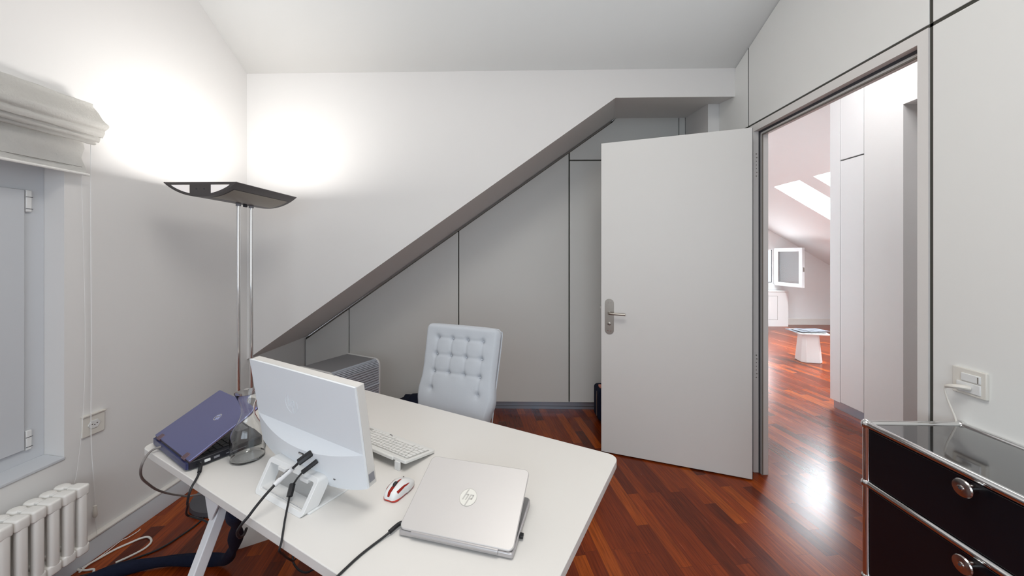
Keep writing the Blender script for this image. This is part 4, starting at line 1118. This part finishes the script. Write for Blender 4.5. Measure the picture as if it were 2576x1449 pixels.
for x in (-.13, .13):
    obj('wheel', lathe(bmesh.new(), [(0, -.012), (.022, -.012), (.022, .012), (0, .012)], 16, T=Matrix.Translation((x, .05, .022))@Matrix.Rotation(pi/2, 4, 'Y')), 'rubber', su)
    obj('stand_foot', box(x-.012, x+.012, -.07, -.045, 0, .032), 'rubber', su)
obj('zip', tube(bmesh.new(), [(-.172, -.03, .06), (-.172, -.03, .2), (-.170, -.03, .27)], .003, 6), 'steel', su)

# ------------------------------------------------------------------ under the desk
bn = thing('waste_bin', 'cream plastic waste bin on the floor under the desk', 'bin', (-1.34, 1.86, 0), R(32))
bm = bmesh.new()
A_ = [(a, b, 0) for a, b in rrect(-.095, .085, -.085, .085, .03, 5)]; B_ = [(a*1.25, b*1.25, .30) for a, b in rrect(-.095, .085, -.085, .085, .03, 5)]
C_ = [(a*1.22, b*1.22, .30) for a, b in rrect(-.095, .085, -.085, .085, .03, 5)]; E_ = [(a*.96, b*.96, .006) for a, b in rrect(-.095, .085, -.085, .085, .03, 5)]
rs_ = [[bm.verts.new(p) for p in l] for l in (A_, B_, C_, E_)]; n_ = len(A_)
for P1, P2 in zip(rs_, rs_[1:]):
    for i in range(n_): bm.faces.new((P1[i], P1[(i+1) % n_], P2[(i+1) % n_], P2[i]))
bm.faces.new(rs_[0][::-1]); bm.faces.new(rs_[-1]); bmesh.ops.recalc_face_normals(bm, faces=bm.faces)
obj('bin_body', bm, 'cream', bn)
obj('bin_rim', tube(bmesh.new(), [(a*1.26, b*1.26, .30) for a, b in rrect(-.095, .085, -.085, .085, .03, 5)+[(-.095, -.055)]], .004, 8, 1), 'cream', bn)
sk_ = [(-.855, 1.09, .655), (-.885, 1.125, .61), (-.926, 1.182, .55), (-.998, 1.272, .45), (-1.073, 1.367, .35), (-1.150, 1.456, .25), (-1.234, 1.545, .15), (-1.315, 1.625, .055), (-1.385, 1.655, .028), (-1.469, 1.653, .026), (-1.576, 1.648, .026), (-1.653, 1.633, .026), (-1.725, 1.612, .026), (-1.787, 1.586, .026), (-1.842, 1.545, .026), (-1.87, 1.47, .026)]
tag(obj('cable_sleeve', tube(bmesh.new(), sk_, .03, 14, flat=lambda t: (.019+.006*math.sin(t*31), .024+.004*math.sin(t*23+1))), 'navy'), 'navy fabric cable sleeve hanging from the desk and running along the floor', 'cable sleeve')
tag(obj('coiled_cable', tube(bmesh.new(), [(-2.0, 1.59, .045), (-1.996, 1.608, .02), (-1.985, 1.612, .006), (-1.949, 1.610, .006), (-1.918, 1.615, .006), (-1.90, 1.60, .006)], .0042, 8), 'cream'), 'cream cable end curling out from under the radiator', 'cable')
tag(obj('cream_cable', tube(bmesh.new(), [(-1.964, 1.600, .006), (-1.971, 1.639, .006), (-1.961, 1.675, .006), (-1.943, 1.727, .006), (-1.913, 1.771, .006), (-1.891, 1.798, .006), (-1.865, 1.806, .006), (-1.833, 1.791, .006), (-1.812, 1.766, .006), (-1.81, 1.73, .006), (-1.832, 1.687, .006), (-1.858, 1.652, .006)], .0045, 8), 'cream'), 'cream cable looped on the floor by the left skirting', 'cable')
tag(obj('thin_wire', tube(bmesh.new(), [(-1.968, 1.612, .014), (-1.974, 1.668, .003), (-1.972, 1.714, .003), (-1.978, 1.769, .003), (-1.976, 1.790, .003), (-1.966, 1.803, .003), (-1.958, 1.843, .003), (-1.960, 1.86, .004)], .0018, 6), 'cord'), 'thin white wire lying against the left skirting', 'wire')
tag(obj('leg_wire', tube(bmesh.new(), [(-1.13, 1.32, .45), (-1.052, 1.241, .500), (-1.035, 1.240, .505), (-1.019, 1.261, .51), (-.98, 1.30, .54), (-.95, 1.28, .60)], .0032, 8), 'rubber'), 'short black wire passing around the desk leg', 'wire')
tag(obj('loose_wire', tube(bmesh.new(), [(-.98, 1.575, .16), (-.976, 1.561, .11), (-.94, 1.54, .09), (-.897, 1.525, .09), (-.86, 1.52, .11)], .004, 8), 'rubber'), 'short black wire hanging low under the middle of the desk', 'wire')
